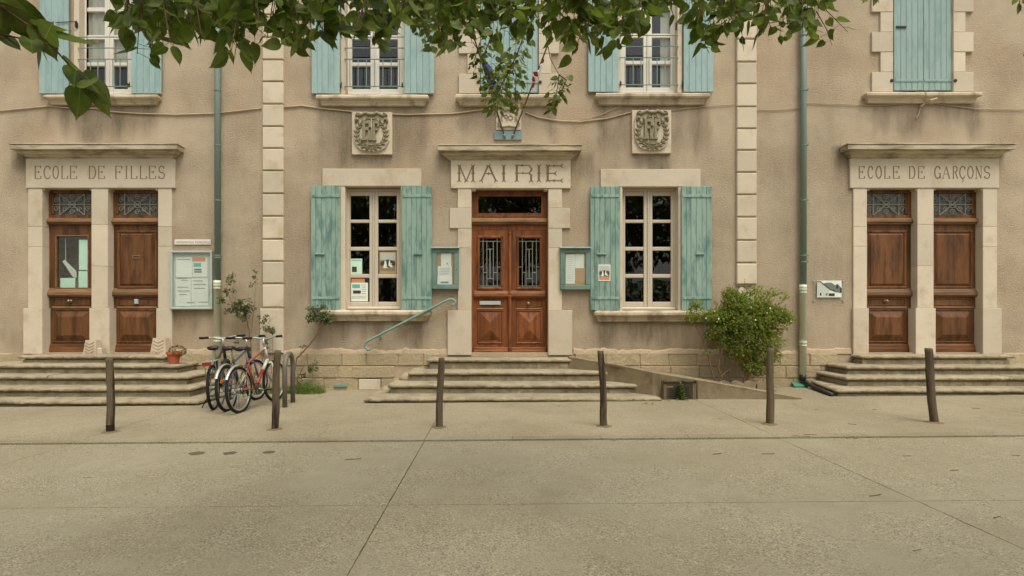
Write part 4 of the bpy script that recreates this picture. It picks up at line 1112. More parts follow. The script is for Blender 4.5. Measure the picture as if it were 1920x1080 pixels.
def small_board(px0, px1, py0, py1, label, kind):
    y = -.09; r = thing('display_case', ((X(px0)+X(px1))/2, 0, Z(py1)), label, 'display case', 'green display cases beside the central door')
    a, b, c, d = X(px0, y), X(px1, y), Z(py1, y), Z(py0, y)
    MB().frame(a, b, c, d-.03, .085, y, -.035, .008).build('frame', M['board_paint'], r)
    bx('backing', M['cork'], r, a+.05, b-.05, -.06, -.036, c+.05, d-.07, 0)
    MB().prism_x([(y-.045, d-.035), (y-.045, d-.022), (-.03, d), (-.03, d-.022)], a-.015, b+.015).build('hood', M['shutter_pale'], r)
    if kind == 0:
        paper('sheet', M['paper'], 827, 846, 475, 499, -.062, r); paper('sheet', M['paper'], 821, 847, 499, 521, -.062, r); paper('sheet', M['paper'], 820, 847.5, 519, 533, -.066, r)
        paper('print', M['ink'], 826, 841, 528, 530.5, -.07, r, .001); paper('print', M['ink_dark'], 838, 839.5, 493, 496, -.066, r, .001)
        for py in (503, 506, 509, 512, 515): paper('print', M['ink'], 824, 843, py, py+.4, -.066, r, .001)
    else:
        paper('sheet', M['paper'], 1061, 1078, 477, 532, -.062, r); paper('sheet', M['paper'], 1078.5, 1095, 477, 503, -.062, r)
        for py in range(482, 530, 4): paper('print', M['ink'], 1063, 1075, py, py+.35, -.065, r, .001)
    bx('pane', M['glass_pale'], r, a+.08, b-.08, y+.012, y+.015, c+.08, d-.11, 0)
    MB().lathe(P(px1-4 if kind == 0 else px0+5, (py0+py1)/2+3, y), [(.009,0),(.007,.008)], 8, 'y').build('lock', M['iron_dark'], r)
small_board(810, 860, 462, 542, 'green wooden display case with three white notices left of the central door', 0)
small_board(1051, 1107, 462, 543, 'green wooden display case with cork corner showing right of the central door', 1)
def scene_print(parent, px0, px1, py0, py1, y, k=0):       # old group photograph: sky, hill, figures
    w_, h_ = px1-px0, py1-py0
    paper('print', M['sepia_sky'], px0, px1, py0, py0+h_*.4, y, parent, .001); paper('print', M['sepia'], px0, px1, py0+h_*.4, py1, y, parent, .001)
    mb = MB(); yy = y-.002
    pts = [(px0, .52), (px0+w_*.25, .44), (px0+w_*.5, .36), (px0+w_*.75, .42), (px1, .5), (px1, .7), (px0, .7)]
    mb.face([P(a, py0+h_*b, yy) for a, b in pts]); mb.build('print', M['ink_dark'], parent)
    for (u, v, s_, m) in ((.34,.55,.17,'paper'), (.62,.52,.13,'paper'), (.5,.62,.10,'ink_dark'), (.75,.66,.08,'paper')):
        mb = MB(); cx, cy = px0+w_*u, py0+h_*v
        mb.face([P(cx-w_*s_*.35, cy, yy-.001), P(cx-w_*s_*.9, cy+h_*s_*1.7, yy-.001), P(cx+w_*s_*.9, cy+h_*s_*1.7, yy-.001), P(cx+w_*s_*.35, cy, yy-.001)])
        mb.face([P(cx+w_*s_*.4*math.cos(t), cy-h_*.05+h_*s_*.4*math.sin(t), yy-.0012) for t in [i*math.pi/4 for i in range(8)]])
        mb.build('print', M[m], parent)
y = .15
t = thing('poster', P(662, 514, y), 'pale sheet with a small dark picture in the third left pane of the left window', 'poster')
paper('sheet', M['paper_green'], 657.5, 679, 485, 513.5, y-.0, t); paper('print', M['ink_dark'], 660, 669, 500, 510, y-.003, t, .001); paper('print', M['ink'], 659, 677, 487.5, 488.5, y-.003, t, .001)
t = thing('poster', P(728, 514, y), 'sepia group photograph behind the third right pane of the left window', 'poster')
paper('sheet', M['cork'], 711.5, 743, 472, 513.5, y, t); scene_print(t, 713, 741, 474, 508, y-.003)
t = thing('poster', P(673, 564, y), 'notice with orange and turquoise blocks in the bottom left pane of the left window', 'poster')
paper('sheet', M['paper'], 658.5, 690, 530, 565, y, t); paper('sheet', M['orange'], 659, 684, 522.5, 530, y, t); paper('print', M['teal'], 660.5, 675, 533, 540, y-.003, t, .001)
paper('print', M['ink_dark'], 662, 676.5, 544.5, 550.5, y-.003, t, .001)
for py in (534, 538, 542, 546, 550): paper('print', M['ink'], 678, 686, py, py+.7, y-.003, t, .001)
for py in (555, 557, 559): paper('print', M['ink'], 660, 686, py, py+.35, y-.003, t, .001)
t = thing('photo_card', P(1133, 527, -.08), 'small colour photograph card pinned to the shutter right of the central door', 'photograph')
paper('sheet', M['paper'], 1122, 1144.5, 496, 527, -.077, t); scene_print(t, 1123.5, 1143, 498, 522, -.080); paper('print', M['orange'], 1123.5, 1143, 519.5, 524, -.0835, t, .001)
t = thing('photo_plaque', (X(1553), 0, Z(566)), 'clear wall plaque with an old grey street photograph left of the right-hand doors', 'plaque')
bx('plate', M['glass_pale'], t, X(1523), X(1583.5), -.022, -.016, Z(566.5), Z(524.5), 0)
for (px, py) in ((1525.5,527), (1580.5,527), (1525.5,564), (1580.5,564)): MB().lathe(P(px, py, -.002), [(.012,0),(.012,.022),(.008,.026)], 8, 'y').build('stud', M['aluminium'], t)
y = -.024
paper('photo', M['paper'], 1532, 1578, 526, 557.5, y, t)
mb = MB().face([P(1532,527,y-.003), P(1536,527,y-.003), P(1554,541,y-.003), P(1556,556,y-.003), P(1532,556,y-.003)]); mb.build('print', M['board_back'], t)
mb = MB().face([P(1542,532,y-.004), P(1550,530,y-.004), P(1559,530,y-.004), P(1566,535,y-.004), P(1570,532,y-.004), P(1578,540,y-.004), P(1578,549,y-.004), P(1566,548,y-.004), P(1556,543,y-.004)]); mb.build('print', M['ink'], t)
for (a, b, c, d) in ((1568,1572,534,541), (1537.5,1540,549,554), (1554,1565,550,555), (1549,1551,550,554), (1575,1578,540,549)): paper('print', M['ink_dark'], a, b, c, d, y-.005, t, .001)
mb = MB().tube([P(1532,528,y-.005), P(1538,527.5,y-.005), P(1557,543,y-.005), P(1566,545,y-.005)], .006, 5); mb.build('print', M['ink_dark'], t)

# ------------------------------------------------------------------ downpipes, cable, handrail, vent
def downpipe(px, py_top, py_mid, py_bot, shoe, label):
    r = thing('downpipe', (X(px), -.09, Z(py_bot)), label, 'downpipe', 'rainwater downpipes')
    y = -.085
    MB().tube([P(px, py_top, y), P(px, py_mid, y)], .052, 14).build('upper_pipe', M['pipe_green'], r, smooth=True)
    MB().tube([P(px-1, py_mid-1, y), P(px-1, py_mid+6, y), P(px-1, py_mid+6.2, y), P(px-1, py_bot, y)], [.062,.062,.055,.055], 14).build('lower_pipe', M['pipe_pale'], r, smooth=True)
    for py in [v for v in range(-140, py_mid-20, 103)] + [py_mid-45]:
        MB().tube([P(px, py, y), P(px, py+2, y)], .060, 14).box(X(px)-.012+.05, X(px)+.06, -.07, -.0, Z(py+2), Z(py)).build('collar', M['pipe_green'], r)
    for py in (py_mid+6, py_mid+105): MB().tube([P(px-1, py, y), P(px-1, py+2.5, y)], .066, 14).tube([P(px-1, py+6, y), P(px-1, py+8, y)], .064, 14).build('collar', M['pipe_pale'], r)
    if shoe:
        MB().tube([P(px-1, py_bot-2, y), P(px-1, py_bot+9, y)], .056, 14).build('black_sleeve', M['black'], r, smooth=True)
        e = G(1566, 742)
        MB().tube([P(px-1, py_bot+6, y), Vector((X(px)-.02, -.16, zg(X(px))+.09)), Vector((X(px)-.03, -.3, zg(X(px))+.06)), Vector((X(1567,-1.2)-.05, -1.18, zg(e.x)+.035))], .036, 12).build('outlet', M['black'], r, smooth=True)
    return r
downpipe(408, -200, 527, 700, False, 'grey-green downpipe with pale lower section behind the bicycles')
downpipe(1506.5, -200, 535, 704, True, 'grey-green downpipe with pale lower section and black outlet near the right-hand steps')
random.seed(3)
def cable(pts, r=.011, lab=None):
    mb = MB(); path = []
    for (a, b), (c, d) in zip(pts, pts[1:]):
        n = max(2, int(abs(c-a)/14))
        for i in range(n): path.append(P(a+(c-a)*i/n, b+(d-b)*i/n + .5*noise.noise(Vector((a+i*3, 1, 1))), -.018))
    path.append(P(*pts[-1], -.018)); mb.tube(path, r, 6)
    return tag(mb.build('cable', M['cable'], smooth=True), lab, 'cable', 'cables strung along the facade')
cable([(-60,212),(0,208),(90,199),(135,203),(180,203),(205,209),(260,213),(330,215),(400,213),(490,203)], .012, 'beige cable sagging below the upper left window')
cable([(533,201),(565,198),(600,203),(700,213),(760,215),(850,213),(925,203)], .013, 'beige cable running above the left emblem plaque')
cable([(985,211),(1010,220),(1050,227),(1090,228),(1140,222),(1184,210)], .011, 'beige cable looping between the date stone and right emblem plaque')
cable([(1090,226),(1130,214),(1166,198)], .006, 'thin beige cable rising to the sill of the upper window right of centre')
cable([(1258,207),(1320,200),(1378,195)], .006, 'thin beige cable from the right emblem plaque to the right stone strip')
cable([(1421,206),(1460,206),(1500,202),(1514,193),(1570,195),(1640,198),(1700,195),(1732,190),(1765,196),(1830,204),(1980,207)], .007, 'thin beige cable passing below the closed shuttered window')
# bracket of old ties under the right sill
o = MB().tube([P(1726,200,-.03), P(1735,193,-.06), P(1745,188,-.16), P(1757,185,-.16)], .02, 8).tube([P(1735,170,-.14), P(1738,180,-.15), P(1731,192,-.05)], .008, 6).tube([P(1726,200,-.02), P(1722,215,-.02), P(1718,222,-.015)], .01, 6)
tag(o.build('cable_clamp', M['cable']), 'cable clamp tied under the sill of the closed shuttered window', 'cable clamp')
hr = thing('handrail', P(690, 652, -.1), 'turquoise metal handrail sloping up the wall left of the central door', 'handrail')
yh = -.16
pts = [(694,655.5),(689,655.5),(685,651),(684,646),(687,641),(692,638)] + [(692+ (834-692)*t, 638+(565-638)*t) for t in (.2,.4,.6,.8,1)] + [(842,561.5),(848,561),(853,564),(854,569),(851,572),(847,571)]
MB().tube([P(a, b, yh) for a, b in pts], .022, 10).build('rail', M['handrail'], hr, smooth=True)
for (px, py) in ((712,628), (805,580)): MB().tube([P(px, py+1, yh), P(px+1, py+5, yh+.03), P(px+2, py+6, -.005)], .01, 6).lathe(P(px+2, py+6, -.001), [(.03,0),(.03,.008)], 10, 'y').build('bracket', M['handrail'], hr)
mb = MB().tube([P(797,577.5,yh), P(794,574,yh-.01), P(799,572,yh-.01), P(803,576,yh)], .009, 6); mb.build('curl', M['handrail'], hr, smooth=True)
# small green survey plates low on the plinth
o = MB().box(X(627), X(652), -.05, -.037, Z(725), Z(719.5), .004).box(X(636), X(637.5), -.044, -.037, Z(731), Z(725)).build('marker_plate', M['handrail'])
tag(o, 'small turquoise painted bar low on the plinth left of the central steps', 'marker')
mb = MB(); mb.prism_x([(-.16, Z(722)), (-.05, Z(715.5)), (-.045, Z(716)), (-.045, Z(725)), (-.15, Z(726))], X(1481), X(1506))
M['green_plastic'] = mat('green_plastic', srgb(62,122,92), .5, .1, 8, .05, 60, bump=0, spec=.4)
tag(mb.build('plastic_tray', M['green_plastic']), 'green plastic scrap at the foot of the right downpipe', 'plastic scrap')

# ------------------------------------------------------------------ stone steps
def sweep(path, prof, name, m, parent, seed, wear=.012, t0=0.0, t1=1.0):
    """path: plan polyline (outer nosing line, outward on its right); prof: (inset, z) ; piece from arc fraction t0 to t1"""
    pts = [Vector(p) for p in path]
    L = [0]
    for a, b in zip(pts, pts[1:]): L.append(L[-1] + (b-a).length)
    nrm = []
    segn = [Vector(((b-a).y, -(b-a).x)).normalized() for a, b in zip(pts, pts[1:])]
    def mitre(i):
        if i == 0: return segn[0]
        if i == len(pts)-1: return segn[-1]
        m_ = (segn[i-1]+segn[i]).normalized(); return m_ / max(.3, m_.dot(segn[i]))
    ts = sorted(set([t0*L[-1], t1*L[-1]] + [l for l in L if t0*L[-1] < l < t1*L[-1]] + [t0*L[-1] + (t1-t0)*L[-1]*k/max(1, int((t1-t0)*L[-1]/.03)) for k in range(int((t1-t0)*L[-1]/.03)+1)]))
    mb = MB(); n = len(prof); rows = 0
    for s_ in ts:
        i = 0
        while i < len(L)-2 and s_ > L[i+1] + 1e-9: i += 1
        f = (s_-L[i])/(L[i+1]-L[i]); p = pts[i].lerp(pts[i+1], f); d = mitre(i).lerp(mitre(i+1), f) if len(pts) > 2 else segn[i]
        # keep mitres only near the corners
        d = segn[i] if 1e-5 < f < 1-1e-5 else (mitre(i) if f <= 1e-5 else mitre(i+1))
        for k, (ins, z) in enumerate(prof):
            tc, ci = min([(abs(s_-L[c_]), c_) for c_ in range(1, len(pts)-1)] or [(9e9, 0)])
            if 1e-6 < tc < ins: q = pts[ci] - mitre(ci)*ins
            else: q = p - d*ins
            wv = 0; dz = 0
            if 1 <= k <= n-2:
                nn_ = noise.noise(Vector((q.x*7+seed, q.y*7, z*9))); n2 = noise.noise(Vector((q.x*2.2, q.y*2.2+seed, 4)))
                n3 = noise.noise(Vector((q.x*19+seed, q.y*19, z*15)))
                n4 = noise.noise(Vector((q.x*5+seed, q.y*5, 11)))
                wv = wear*(nn_*.35 + n3*.7) + (wear*2.6*max(0, n4-.30) if k < n*.6 else 0)
                dz = -wear*1.2*max(0, n4-.30) + wear*.25*n3 if k < n*.6 else 0
            q = q - d*wv
            mb.v.append((q.x, q.y, z+dz))
        rows += 1
    for r_ in range(rows-1):
        for k in range(n-1): mb.f.append((r_*n+k, r_*n+k+1, (r_+1)*n+k+1, (r_+1)*n+k)); mb.m.append(0)
    mb.f.append(tuple(range(n))); mb.m.append(0); mb.f.append(tuple((rows-1)*n+k for k in range(n))[::-1]); mb.m.append(0)
    return mb.build(name, m, parent, smooth=False)
def step_prof(zt, zb, inner):
    h = zt-zb
    return [(inner, zt), (.10, zt), (.035, zt-.004), (.010, zt-.015), (0, zt-.032), (.004, zt-.05), (.022, zt-.062), (.075, zt-.065), (.082, zt-.078), (.055, zt-.090), (.052, zt-h*.75), (.055, zb-.03), (inner, zb-.03)]
def stairs(label, steps, ground, joints, skew=None):
    """steps: list of (xl, xr, yfront, ztop) from the landing down"""
    r = thing('stone_steps', ((steps[0][0]+steps[0][1])/2, 0, ground), label, 'steps', 'flights of stone steps')
    for i, (xl, xr, yf, zt) in enumerate(steps):
        zb = steps[i+1][3] if i+1 < len(steps) else ground
        yb = -.03 if not i else .0
        path = [(xl + ((skew or {}).get(i, 0)), -.045), (xl, yf), (xr, yf), (xr, -.045)]
        inner = .62 if i else .30
        inner = min(inner, abs(yf)*.93, .5)
        tot = abs(yf)*2 - .09 + (xr-xl); a = (abs(yf)-.045)/tot
        cuts = [0.0] + [a + (1-2*a)*j for j in joints[i % len(joints)]] + [1.0]
        core = MB().box(xl+inner*.9, xr-inner*.9, yf+inner*.9, -.04, zb-.03, zt-.012).build('step', M['step'], r)
        for t0, t1 in zip(cuts, cuts[1:]):
            sweep(path, step_prof(zt + random.uniform(-.003,.003), zb, inner), 'slab', M['step'], core, random.uniform(0, 90), .021, t0 + .001/tot, t1 - .001/tot)
    return r
random.seed(21)
def nz(py, y): return Z(py, y)
st_left = [(-8.45, X(310,-.36), -.36, .700), (-8.95, X(335,-.66), -.66, .562), (-9.35, X(353,-.96), -.96, .408), (-9.75, X(358,-1.26), -1.26, .256), (-10.1, X(371,-1.58), -1.58, .102)]
stairs('worn stone steps below the left pair of doors, with potted plant', st_left, zg(-7)-.03, [[.4,.75], [.3,.62,.86], [.45,.74], [.28,.7], [.5,.8]])
st_mid = [(X(799,-.36), X(1082,-.36), -.36, .640), (X(763,-.72), X(1150,-.72), -.72, .452), (X(725,-1.08), X(1200,-1.08), -1.08, .285), (X(681,-1.5), X(1242,-1.5), -1.5, .130)]
stairs('worn stone steps leading up to the central door', st_mid, zg(0)-.03, [[.62], [.3,.7], [.45,.8], [.34,.72]])
st_right = [(X(1615,-.34), X(1904,-.34), -.34, .700), (X(1586,-.62), 9.55, -.62, .535), (X(1587,-.9), 9.85, -.9, .385), (X(1567,-1.2), 10.2, -1.2, .225)]
stairs('worn stone steps below the right pair of doors', st_right, zg(7)-.03, [[.5], [.2,.36,.7], [.43,.66], [.3,.55,.8]], {3: .26})
# rounded rubble at the left flank of the central steps
for (px, py, s_) in ((772,706,.15), (735,730,.13), (724,741,.10)):
    mb = MB(); c = P(px, py, -.45 if px > 760 else -.62)
    mb.sphere((0,0,0), 1, 12, 8)
    mb.v = [(c.x + v[0]*s_*1.5*(1+.25*noise.noise(Vector(v)*1.3+Vector((px,0,0)))), c.y+v[1]*s_*1.4, c.z - .03 + v[2]*s_*.75*(1+.3*noise.noise(Vector(v)*1.7+Vector((0,px,0))))) for v in mb.v]
    o = mb.build('flank_stone', M['step'], None, smooth=True)
    o.parent = [q for q in COL.objects if q.name.startswith('stone_steps') and abs(q.location.x) < 2][0]
    pl = o.parent.location
    for v in o.data.vertices: v.co -= pl

# ------------------------------------------------------------------ ramp with parapet
rp = thing('access_ramp', (2.6, -.6, zg(2.6)), 'low concrete access ramp wall sloping down right of the central steps', 'ramp')
plan = [(1.24, -.33, .676), (1.95, -.80, .590), (2.45, -1.27, .505), (3.3, -1.34, .372), (4.1, -1.40, .236), (4.72, -1.45, .125)]
mb = MB(); rows_ = []
N = 60
def lerp_plan(t):
    s_ = t*(len(plan)-1); i = min(int(s_), len(plan)-2); f = s_-i
    return [plan[i][k]+(plan[i+1][k]-plan[i][k])*f for k in range(3)]
ven = (X(1238,-1.3), X(1309,-1.3))
for i in range(N+1):
    x, y, z = lerp_plan(i/N); gb = zg(x)-.04
    n1 = noise.noise(Vector((x*6, 3, 1)))*.008; n2 = noise.noise(Vector((x*14, 8, 1)))*.006
    mb.v += [(x, y+.6 if x > 2 else min(-.05, y+.6), z-.045), (x, y+.14, z-.03), (x, y+.135, z+n2), (x, y+.02, z+n2), (x, y+n1, z-.015+n2), (x, y+n1+.004, z-.05), (x, y+.008+n2, max(gb+.01, z-.2)), (x, y+.004, gb)]
for i in range(N):
    for k in range(7): mb.f.append((i*8+k, i*8+k+1, (i+1)*8+k+1, (i+1)*8+k)); mb.m.append(0)
mb.f.append(tuple((N)*8+k for k in range(8))); mb.m.append(0)
mb.build('ramp_wall', M['ramp'], rp)
mb = MB()
top = [(1.3,.655), (2.45,.455), (3.3,.325), (4.1,.2), (4.75,zg(4.75)+.0)]
for (x, z) in top: mb.v += [(x, -.055, z), (x, -1.2 if x > 2.4 else -.34-(x-1.3)*.75, z)]
for i in range(len(top)-1): mb.f.append((2*i, 2*i+1, 2*i+3, 2*i+2)); mb.m.append(0)
# planting bed occupies the wall side of the lower ramp
mb.build('ramp_surface', M['ramp'], rp)
# basement vent in the ramp wall
vy = -1.335
v0, v1, vb, vt = X(1240,vy), X(1308,vy), zg(2.7)-.01, Z(713,vy)
vt_ = thing('basement_vent', ((v0+v1)/2, vy, vb), 'rusty mesh basement vent with a weed in the ramp wall', 'vent')
MB().frame(v0, v1, vb, vt, .03, vy-.03, vy+.0, .004).build('frame', M['post'], vt_)
M['vent_back'] = mat('rusty_vent_back', srgb(86,74,56), .9, .3, 12, .2, 60, spec=.1)
bx('vent_back', M['vent_back'], vt_, v0+.028, v1-.028, vy-.010, vy-.004, vb+.02, vt-.028, 0)
bx('dark_opening', M['black'], vt_, v0+.12, v1-.14, vy-.014, vy-.0105, vb+.03, vt-.10, 0)
mb = MB()
for i in range(1, 20): x = v0+.03+(v1-v0-.06)*i/20; mb.tube([(x, vy-.02, vb+.03), (x, vy-.02, vt-.03)], .0018, 4)
for i in range(1, 9): z = vb+.03+(vt-vb-.06)*i/9; mb.tube([(v0+.03, vy-.022, z), (v1-.03, vy-.022, z)], .0018, 4)
mb.build('mesh', M['post'], vt_)
bx('rust_bar', M['sepia'], vt_, X(1248,vy), X(1262,vy), vy-.019, vy-.015, Z(726.5,vy), Z(723,vy), 0)
bx('brick_edge', M['ramp'], vt_, v0+.03, v0+.075, vy-.018, vy-.0145, vb+.02, vt-.06, 0)
bx('brick_edge', M['ramp'], vt_, v1-.085, v1-.03, vy-.018, vy-.0145, vb+.02, vt-.05, 0)

# scalloped edging stones of the planting bed
random.seed(9)
for i, px in enumerate((1338, 1358, 1382, 1406, 1428)):
    y = -.62; x = X(px, y); zb = Z(735, y); r_ = .11
    mb = MB(); n = 12; pts = [(x-r_, zb)] + [(x + r_*math.cos(math.pi - math.pi*k/n), zb+.11 + r_*.75*math.sin(math.pi*k/n)) for k in range(n+1)] + [(x+r_, zb)]
    m_ = len(pts); mb.v = [(a, y-.03, b) for a, b in pts] + [(a, y+.03, b) for a, b in pts]
    mb.f = [tuple(range(m_)), tuple(range(m_, 2*m_))[::-1]] + [(k, (k+1) % m_, m_+(k+1) % m_, m_+k) for k in range(m_)]; mb.m = [0]*len(mb.f)
    ord_ = ('leftmost', 'second', 'middle', 'fourth', 'rightmost')[i]
    tag(mb.build('edging_stone', M['ramp']), ord_ + ' scalloped edging stone of the bed under the big shrub', 'edging stone', 'scalloped edging stones')
mb = MB(); pts = []
for i in range(13):
    x = X(1325,-.4) + (X(1450,-.4)-X(1325,-.4))*i/12
    for j in range(6):
        y = -.06 - .56*j/5; pts.append((x, y, zg(x)+.085 + .03*noise.noise(Vector((x*6, y*6, 2)))))
mb.v = pts
for i in range(12):
    for j in range(5): mb.f.append((i*6+j, i*6+j+1, (i+1)*6+j+1, (i+1)*6+j)); mb.m.append(0)
tag(mb.build('planting_bed', M['soil']), kind='structure')

# ------------------------------------------------------------------ timber posts
random.seed(13)
posts = [((207,812),(205,671),'leftmost weathered post with blackened foot, in front of the left steps',1),
         ((515,807),(521,657),'weathered round post just right of the bicycles',0),
         ((824,803),(828,671),'shorter cracked post in front of the left part of the central steps',0),
         ((1132,801),(1126,658),'straight weathered post in front of the right part of the central steps',2),
         ((1443,797),(1445,653),'weathered post in front of the big green shrub',2),
         ((1752,794),(1741,653),'rightmost post leaning left in front of the right steps',2)]
for i, (b, t, lab, kind) in enumerate(posts):
    gb = G(*b); s_ = S(gb.y); top = Vector((X(t[0], gb.y), gb.y, Z(t[1], gb.y)))
    r = thing('timber_post', gb, lab, 'post', 'row of timber posts along the kerb')
    mb = MB(); n = 14; NZ = 26; rad = .043
    sq = (0.0, .25, .6)[kind]
    for j in range(NZ+1):
        f = j/NZ; c = gb.lerp(top, f) + Vector((.012*math.sin(f*3+i*2)*(f*(1-f)*4), 0, 0))
        if j == 0: c.z -= .05
        for k in range(n):
            a = 2*math.pi*k/n
            rr = rad*(1 - .08*f)*(1 + .10*noise.noise(Vector((math.cos(a)*1.2+i*7, math.sin(a)*1.2, f*5))) + .05*noise.noise(Vector((math.cos(a)*5+i*3, math.sin(a)*5, f*2))))
            m_ = max(abs(math.cos(a)), abs(math.sin(a))); rr *= (1-sq) + sq*min(1.22, 1/m_)*.95
            if j == NZ: rr *= .93
            mb.v.append((c.x+rr*math.cos(a), c.y+rr*math.sin(a), c.z + (.006*noise.noise(Vector((math.cos(a)*2, math.sin(a)*2, i*5.0))) if j >= NZ-1 else 0)))
    for j in range(NZ):
        for k in range(n): mb.f.append((j*n+k, j*n+(k+1) % n, (j+1)*n+(k+1) % n, (j+1)*n+k)); mb.m.append(1 if (kind == 1 and j < 3) else 0)
    mb.f.append(tuple(NZ*n+k for k in range(n))); mb.m.append(0)
    mb.build('shaft', [M['post'], M['post_base']], r, smooth=True)
    mb = MB(); n = 20
    for q_, (rr, hh) in enumerate(((.034, .016), (.062, .010), (.105, -.004))):
        for k in range(n):
            a = 2*math.pi*k/n; r2 = rr*(1 + (.45*noise.noise(Vector((math.cos(a)*1.6+i*9, math.sin(a)*1.6, 2))) if q_ else 0))
            mb.v.append((gb.x + r2*math.cos(a), gb.y + r2*math.sin(a), zg(gb.x + r2*math.cos(a)) + .012 + hh))
    for q_ in range(2):
        for k in range(n): mb.f.append((q_*n+k, q_*n+(k+1) % n, (q_+1)*n+(k+1) % n, (q_+1)*n+k)); mb.m.append(0)
    mb.build('soil_collar', M['soil'], r, smooth=True)

# ------------------------------------------------------------------ bicycle stand
l1, l2 = G(534, 765), G(549, 756)
hp = thing('bicycle_stand', (l1+l2)/2, 'brown steel hoop bicycle stand beside the bicycles', 'bicycle stand')
pts = [l1 - Vector((0,0,.03)), l1 + Vector((0,0,.58))]
c = (l1+l2)/2 + Vector((0,0,.58)); hv = (l2-l1)/2
for k in range(1, 12): a = math.pi*k/12; pts.append(c - hv*math.cos(a) + Vector((0,0,.22*math.sin(a))))
pts += [l2 + Vector((0,0,.58)), l2 - Vector((0,0,.03))]
MB().tube(pts, .036, 12).build('hoop', M['hoop'], hp, smooth=True)

# ------------------------------------------------------------------ bicycles (local: x forward, z up, origin under the rear axle)
def bicycle(label, rear, heading, lean, cfg):
    r = thing('bicycle', rear, label, 'bicycle', 'bicycles on the stand')
    r.rotation_euler = (R(lean), 0, math.atan2(heading[1], heading[0]))
    r.rotation_mode = 'XYZ'
    WR, WB = .335, 1.04
    rear_c, front_c, bb = Vector((0,0,WR)), Vector((WB,0,WR)), Vector((.43,0,.29))
    seat_t, head_t, head_b = Vector((.27,0,.74)), Vector((.80,0,.86)), Vector((.86,0,.70))
    L = dict(local=True, smooth=True)
    def wheel(c, steer):
        ax = Vector((math.sin(steer), math.cos(steer), 0)) if steer else Vector((0,1,0))
        w_ = MB().ring(c, ax, WR-.022, .022, 36, 8).build('wheel', M['rubber'], r, **L)
        MB().ring(c, ax, WR-.048, .011, 36, 6).build('rim', M['chrome'] if cfg.get('rim', 1) else M['black'], w_, **L)
        mb = MB(); u = ax.cross(Vector((0,0,1))).normalized()
        for k in range(24):
            a = 2*math.pi*k/24; d = u*math.cos(a)+Vector((0,0,1))*math.sin(a)
            mb.tube([c + ax*(.03 if k % 2 else -.03) + d*.02, c + d*(WR-.05)], .0015, 4, False)
        mb.build('spokes', M['chrome'], w_, local=True)
        MB().tube([c-ax*.05, c+ax*.05], .022, 10).build('hub', M['chrome'], w_, **L)
        return ax
    wheel(rear_c, 0); st = cfg.get('steer', 0); axf = wheel(front_c, st)
    fm = M[cfg['frame']]
    mb = MB()
    mb.tube([bb, seat_t], .017, 10); mb.tube([seat_t - Vector((0,0,.05)), head_t], .016, 10)
    for s_ in (-1, 1):
        mb.tube([bb + Vector((0,.03*s_,0)), rear_c + Vector((0,.06*s_,0))], .010, 8); mb.tube([seat_t + Vector((0,.02*s_,-.05)), rear_c + Vector((0,.06*s_,0))], .009, 8)
    mb.build('frame', fm, r, **L)
    MB().tube([bb, bb.lerp(head_b, .62)], .024, 10).build('down_tube', M[cfg.get('down', cfg['frame'])], r, **L)
    MB().tube([bb.lerp(head_b, .62), head_b], .026, 10).tube([head_b - Vector((-.01,0,.03)), head_t + Vector((-.01,0,.03))], .024, 10).build('head_tube', M[cfg.get('head', cfg['frame'])], r, **L)
    mb = MB()
    crown = head_b + Vector((.02,0,-.06)); mb.tube([crown - axf*.06, crown + axf*.06], .018, 8)
    for s_ in (-1, 1): mb.tube([crown + axf*.055*s_, crown.lerp(front_c, .55) + axf*.06*s_ + Vector((-.015,0,0)), front_c + axf*.055*s_], .014, 8)
    mb.build('fork', M[cfg.get('head', cfg['frame'])], r, **L)
    # stem and handlebar
    stem_t = head_t + Vector((-.03,0,.16)); fwd = Vector((axf.y, -axf.x, 0)); cl = stem_t + fwd*.08
    mb = MB().tube([head_t, stem_t], .014, 8).tube([stem_t, cl], .014, 8)
    hb = [cl + axf*s_*k + fwd*o_ + Vector((0,0,h)) for (s_, k, o_, h) in ((-1,.30,-.10,.03), (-1,.16,-.02,.025), (-1,.06,0,0), (1,.06,0,0), (1,.16,-.02,.025), (1,.30,-.10,.03))]
    mb.tube(hb, .012, 8)
    bar = mb.build('handlebar', M['chrome'], r, **L)
    for s_, e in ((-1, 0), (1, 5)):
        d = (hb[e] - hb[1 if e == 0 else 4]).normalized()
        MB().tube([hb[e] - d*.11, hb[e] + d*.03], .018, 8).build('grip', M['rubber'], bar, **L)
        MB().tube([hb[e] - d*.12 + fwd*.02, hb[e] - d*.1 + fwd*.05, hb[e] + d*.0 + fwd*.06 - Vector((0,0,.02))], .007, 6).build('brake_lever', M['black'], bar, **L)
    # saddle
    sp = seat_t + Vector((-.035,0,.17))
    sd = MB(); sec = [(-.15,.075,.0), (-.10,.085,.012), (-.02,.06,.01), (.06,.03,.004), (.12,.02,-.006), (.14,.008,-.02)]; k = 10
    for (x, w_, z) in sec:
        for j in range(k):
            a = 2*math.pi*j/k; sd.v.append((sp.x+x, w_*math.cos(a), sp.z+z+(.022 if math.sin(a) > 0 else .035)*math.sin(a)))
    for i in range(len(sec)-1):
        for j in range(k): sd.f.append((i*k+j, i*k+(j+1) % k, (i+1)*k+(j+1) % k, (i+1)*k+j)); sd.m.append(0)
    sd.f.append(tuple(range(k))[::-1]); sd.m.append(0); sd.f.append(tuple((len(sec)-1)*k+j for j in range(k))); sd.m.append(0)
    s_o = sd.build('saddle', M['black'], r, **L)
    MB().tube([seat_t - Vector((0,0,.05)), sp - Vector((0,0,.02))], .013, 8).build('seat_post', M['chrome'], s_o, **L)
    # drivetrain
    mb = MB().ring(bb + Vector((0,-.05,0)), (0,1,0), .085, .006, 24, 5).ring(bb + Vector((0,-.05,0)), (0,1,0), .05, .005, 18, 5)
